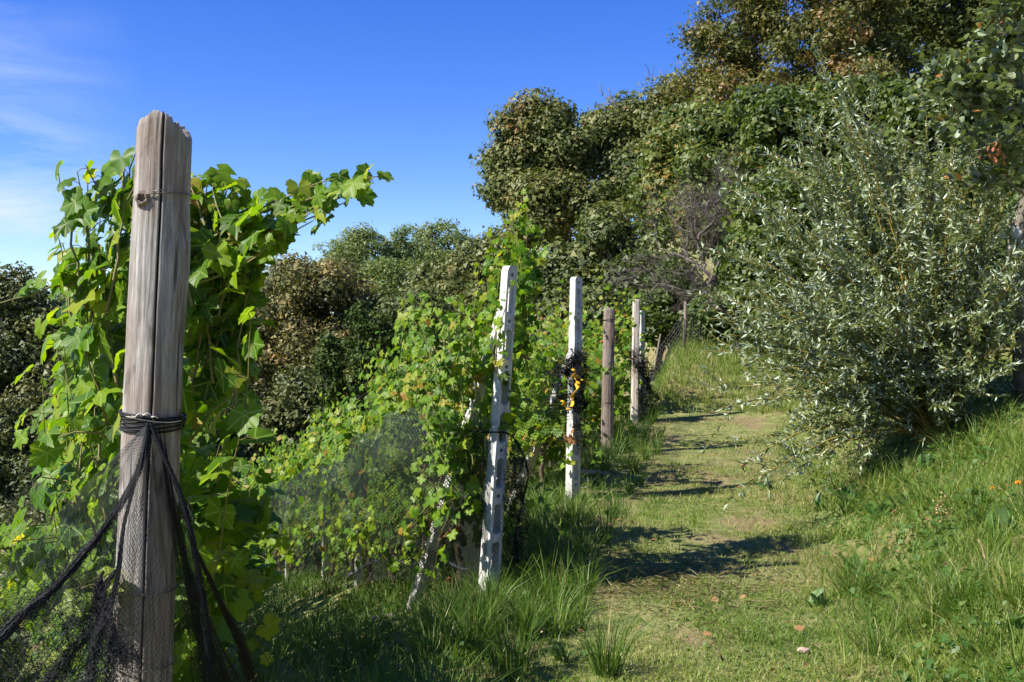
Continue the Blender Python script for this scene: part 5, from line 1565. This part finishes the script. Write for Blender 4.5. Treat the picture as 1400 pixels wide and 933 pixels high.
# dry straw left from mowing, thick where the shade edge crosses the path
x = RG.normal(0, .32, 1500); y = RG.normal(0, .22, 1500)
c0 = on_ground(905, 800, 6)
P = np.stack([c0[0] + x * 1.3, c0[1] + y * 1.8, np.zeros(1500)], -1); P[:, 2] = ground_z(P[:, 0], P[:, 1]) + RG.uniform(.005, .04, 1500)
X, Y, Z = frames(nrm(np.array([0, 0, 1.]) + RG.normal(size=(1500, 3)) * .3), RG.normal(size=(1500, 3)) * [1, 1, .1])
tag(MB().add(*scatter(LANCE_LOW[0] * [.16, 1, 1], LANCE_LOW[1], P, X, Y, Z, RG.uniform(.04, .12, 1500), RG.uniform(.5, 1, 1500))).build('cut_straw', M_strawleaf), 'pale cut straw lying where the path meets the grass below the posts', 'straw', None, 'stuff')

# weeds with broad leaves, each a plant
def weed(px_, py_, n, size, label, seed, tone=.5, tall=.0):
    rng = np.random.default_rng(seed)
    b = on_ground(px_, py_, 7); root = empty('weed_plant', b, label, 'plant', 'broad-leaved weeds on the bank')
    az = rng.uniform(0, 2 * np.pi, n); el = rng.uniform(.45, 1.25, n)
    D = np.stack([np.cos(az) * np.cos(el), np.sin(az) * np.cos(el), np.sin(el)], -1)
    N = nrm(np.stack([-np.cos(az) * np.sin(el), -np.sin(az) * np.sin(el), np.cos(el)], -1) + rng.normal(size=(n, 3)) * .2)
    P = b + rng.normal(size=(n, 3)) * [.03, .03, 0] + np.stack([0 * az, 0 * az, rng.uniform(0, tall, n)], -1)
    X, Y, Z = frames(N, D)
    leaf_objects([ME_WEED], root, b, P, X, Y, Z, size * rng.uniform(.7, 1.2, n), np.clip(rng.normal(tone, .18, n), 0, 1))
WP = [(1160, 690, 14, .20, 'lush broad-leaved weed below the willow, its leaves longest'), (1200, 715, 12, .18, 'dock-like weed close under the willow with upright leaves'), (1120, 700, 10, .15, 'small pale weed at the edge of the path below the willow'),
      (1235, 700, 12, .18, 'leafy weed beside the dry reddish stalk on the bank'), (1165, 790, 12, .17, 'weed clump drooping over the edge of the path'), (1375, 735, 12, .17, 'broad weed at the picture edge under the golden flower'),
      (1340, 700, 10, .15, 'low leafy weed right of the dry seed heads'), (1120, 830, 8, .12, 'two-leaved plantain in the short grass near the pink stone'), (1390, 870, 12, .14, 'dark leafy weed in the bottom corner of the bank'),
      (1050, 670, 10, .13, 'weed by the drooping willow twig on the path side'), (1300, 800, 10, .14, 'mint-like weed in the middle of the lower bank'), (1260, 640, 12, .16, 'bushy weed directly at the foot of the willow stems'),
      (560, 840, 10, .12, 'pale weed beside the clover blooms'), (770, 905, 8, .12, 'broad plantain in the shadow at the bottom of the picture')]
for k, q in enumerate(WP): weed(*q, 700 + k)
# reddish dried stems and dry seed heads
def stalk(a, b, da, db, r, label, mat=None, seeds=0, cat='stalk', name='dry_stalk'):
    A0, B0 = PX(*a, da), PX(*b, db)
    t = np.linspace(0, 1, 8)[:, None]; C = A0 + (B0 - A0) * t; C[:, 2] += .03 * np.sin(t[:, 0] * np.pi)
    mb = MB().add(*tube(C, np.linspace(r, r * .5, 8), 5))
    rng = np.random.default_rng(int(a[0]))
    if seeds:
        P = B0 + rng.normal(size=(seeds, 3)) * [.02, .02, .045]
        X, Y, Z = frames(rnd_dirs(seeds, rng), rnd_dirs(seeds, rng)); mb.add(*scatter(RHOMB[0], RHOMB[1], P, X, Y, Z, np.full(seeds, .016), np.full(seeds, .5)))
    tag(mb.build(name, mat or M_straw, None, A0), label, cat)
def gs(x, y, lift=.0):
    p = on_ground(x, y, 8); return p[1]
d_ = gs(1225, 700)
stalk((1220, 700), (1290, 686), d_ - .25, d_ - .3, .006, 'reddish dry stalk lying across the weeds under the willow', M_cane_brown)
d_ = gs(1352, 780); stalk((1352, 790), (1338, 738), d_ - .1, d_ - .1, .006, 'pale broken stalk standing on the bank near the picture edge')
d_ = gs(1310, 790); stalk((1308, 786), (1332, 780), d_ - .1, d_, .007, 'short pale stick lying on the bank beside the broken stalk')
d_ = gs(1284, 720); stalk((1290, 730), (1284, 694), d_ - .1, d_ - .1, .003, 'slender stalk with cream seed heads below the willow', None, 60)
stalk((1300, 735), (1296, 708), d_ - .1, d_ - .1, .003, 'second shorter stalk with cream seed heads below the willow', None, 40)
d_ = gs(700, 860)
for k, (a, b, lb) in enumerate((((570, 838), (586, 810), 'bent straw stalk left of the orange flower'), ((553, 815), (552, 782), 'upright thin brown stick under the netted row'), ((690, 925), (735, 888), 'pale grass seed stalk at the bottom edge of the picture'))):
    dd = gs(*a); stalk(a, b, dd - .05, dd - .1, .0035, lb, None, 12 if k == 2 else 0)
# flowers
def flower(x, y, r, mat, label, group, lift, stemm=M_grass, cat='flower', name='clover_flower'):
    g = on_ground(x, y + lift, 6); p = PX(x, y, g[1] - .02)
    root = empty(name, g, label, cat, group)
    MB().add(*tube(np.array([g - [0, 0, .02], (g + p) / 2 + [.008, 0, 0], p]), .0022, 5)).build('stem', M_cane, root, g)
    rng = np.random.default_rng(int(x)); n = 46
    d = rnd_dirs(n, rng); d[:, 2] = np.abs(d[:, 2]) * .9 - .15; d = nrm(d)
    X, Y, Z = frames(np.cross(d, rnd_dirs(n, rng)), d)
    MB().add(*scatter(LANCE_LOW[0] * [1.8, 1, 1], LANCE_LOW[1], p + d * r * .1, X, Y, Z, np.full(n, r), np.full(n, .5))).build('blossom', mat, root, g)
flower(512, 846, .020, M_clover, 'pink clover head on the tallest stem left of the others', 'clover blooms', 28)
flower(533, 842, .017, M_clover, 'pale pink clover head just right of the tallest one', 'clover blooms', 24)
flower(563, 846, .014, M_clover, 'small mauve clover head near the orange flower\'s foot', 'clover blooms', 18)
flower(590, 853, .015, M_clover, 'mauve clover head farthest right in the grass', 'clover blooms', 18)
flower(588, 886, .016, M_clover, 'faded clover head low beside the dark grass tuft', 'clover blooms', 14)
flower(612, 794, .024, M_flowerred, 'orange-red flower head above the grass left of the tallest concrete post', None, 40, name='orange_flower')
flower(1392, 661, .022, M_flowergold, 'golden flower at the picture edge on the bank', None, 14, name='golden_flower')
flower(1357, 668, .016, M_flowergold, 'dull orange flower just left of the golden one', None, 12, name='orange_flower')
flower(497, 871, .010, M_flowergold, 'tiny yellow flower below the clover heads', None, 8, name='yellow_flower')
# leaves lying on the path that can be told apart
for k, (x, y, s, lb) in enumerate(((1085, 868, .06, 'single tan leaf lying on the path near the pink stone'), (1012, 826, .04, 'orange leaf lying mid path below the shade band'), (960, 876, .055, 'brown leaf in the short grass at the bottom of the path'),
                                   (975, 824, .06, 'rust leaf beside the cut straw on the path'), (1188, 772, .06, 'tan leaf caught in the weeds at the path edge'), (1012, 652, .08, 'orange leaf hanging in the willow twigs over the path'), (899, 745, .05, 'brown leaf lying at the edge of the shade by the posts'))):
    p = on_ground(x, y, 6) + [0, 0, .035 if k != 5 else .12]; rng = np.random.default_rng(900 + k)
    X, Y, Z = frames(nrm(np.array([[0, -.5, 1.0]]) + rng.normal(size=(1, 3)) * .3), rng.normal(size=(1, 3)) * [1, 1, .1])
    o = MB().add(*scatter(OVAL[0], OVAL[1], np.array([p]), X, Y, Z, np.array([s]), np.array([.6 if k != 5 else 1.]))).build('fallen_leaf', M_dead if k != 5 else M_orange, None, p)
    tag(o, lb, 'leaf', 'fallen leaves')
# ripe canes hanging bare by the tallest post, and withered leaves on them
rng = np.random.default_rng(950)
cz = empty('vine_cane', PX(650, 700, 6.8), 'bare reddish-brown vine canes curling up beside the foot of the tallest concrete post', 'vine')
for q in (pl((600, 720, 7.0), (595, 690, 6.95), (600, 660, 6.9), (612, 630, 6.9), (622, 600, 6.9)), pl((610, 700, 6.9), (630, 672, 6.8), (650, 660, 6.7), (660, 630, 6.65), (664, 600, 6.6)),
          pl((590, 740, 7.0), (586, 700, 7.0), (578, 660, 7.0), (582, 620, 7.0)), pl((540, 760, 7.6), (528, 740, 7.6), (530, 715, 7.5), (560, 700, 7.4), (590, 712, 7.2)), pl((600, 770, 7.0), (596, 740, 7.0), (604, 715, 6.95), (598, 690, 6.9))):
    q = np.array(q); t = np.linspace(0, len(q) - 1, 20); C = np.stack([np.interp(t, np.arange(len(q)), q[:, c]) for c in range(3)], -1)
    C[1:-1] = (C[:-2] + 2 * C[1:-1] + C[2:]) / 4
    MB().add(*tube(C + rng.normal(size=C.shape) * .003, np.linspace(.008, .004, 20), 6)).build('cane', M_cane_brown, cz, np.array(cz.location))
mb = MB()
for x, y, d, n, s in ((632, 605, 6.7, 9, .05), (640, 595, 6.7, 5, .05), (625, 640, 6.8, 4, .04), (612, 728, 6.7, 6, .06), (785, 600, 9.4, 6, .06)):
    P = PX(x, y, d) + rng.normal(size=(n, 3)) * [.03, .03, .035]
    X, Y, Z = frames(rnd_dirs(n, rng), nrm(np.array([0, 0, -1.]) + rng.normal(size=(n, 3)) * .5)); T_ = VL_LOW[0]
    mb.add(*scatter(T_[0], T_[1], P, X, Y, Z, s * rng.uniform(.6, 1.1, n), rng.random(n)))
mb.build('withered_leaves', M_dead, cz, np.array(cz.location))
print('STATS willow', NW, 'grass', NG, 'objects', len(bpy.data.objects), 'tris', sum(len(m.polygons) * (1 if m.users else 0) for m in bpy.data.meshes))
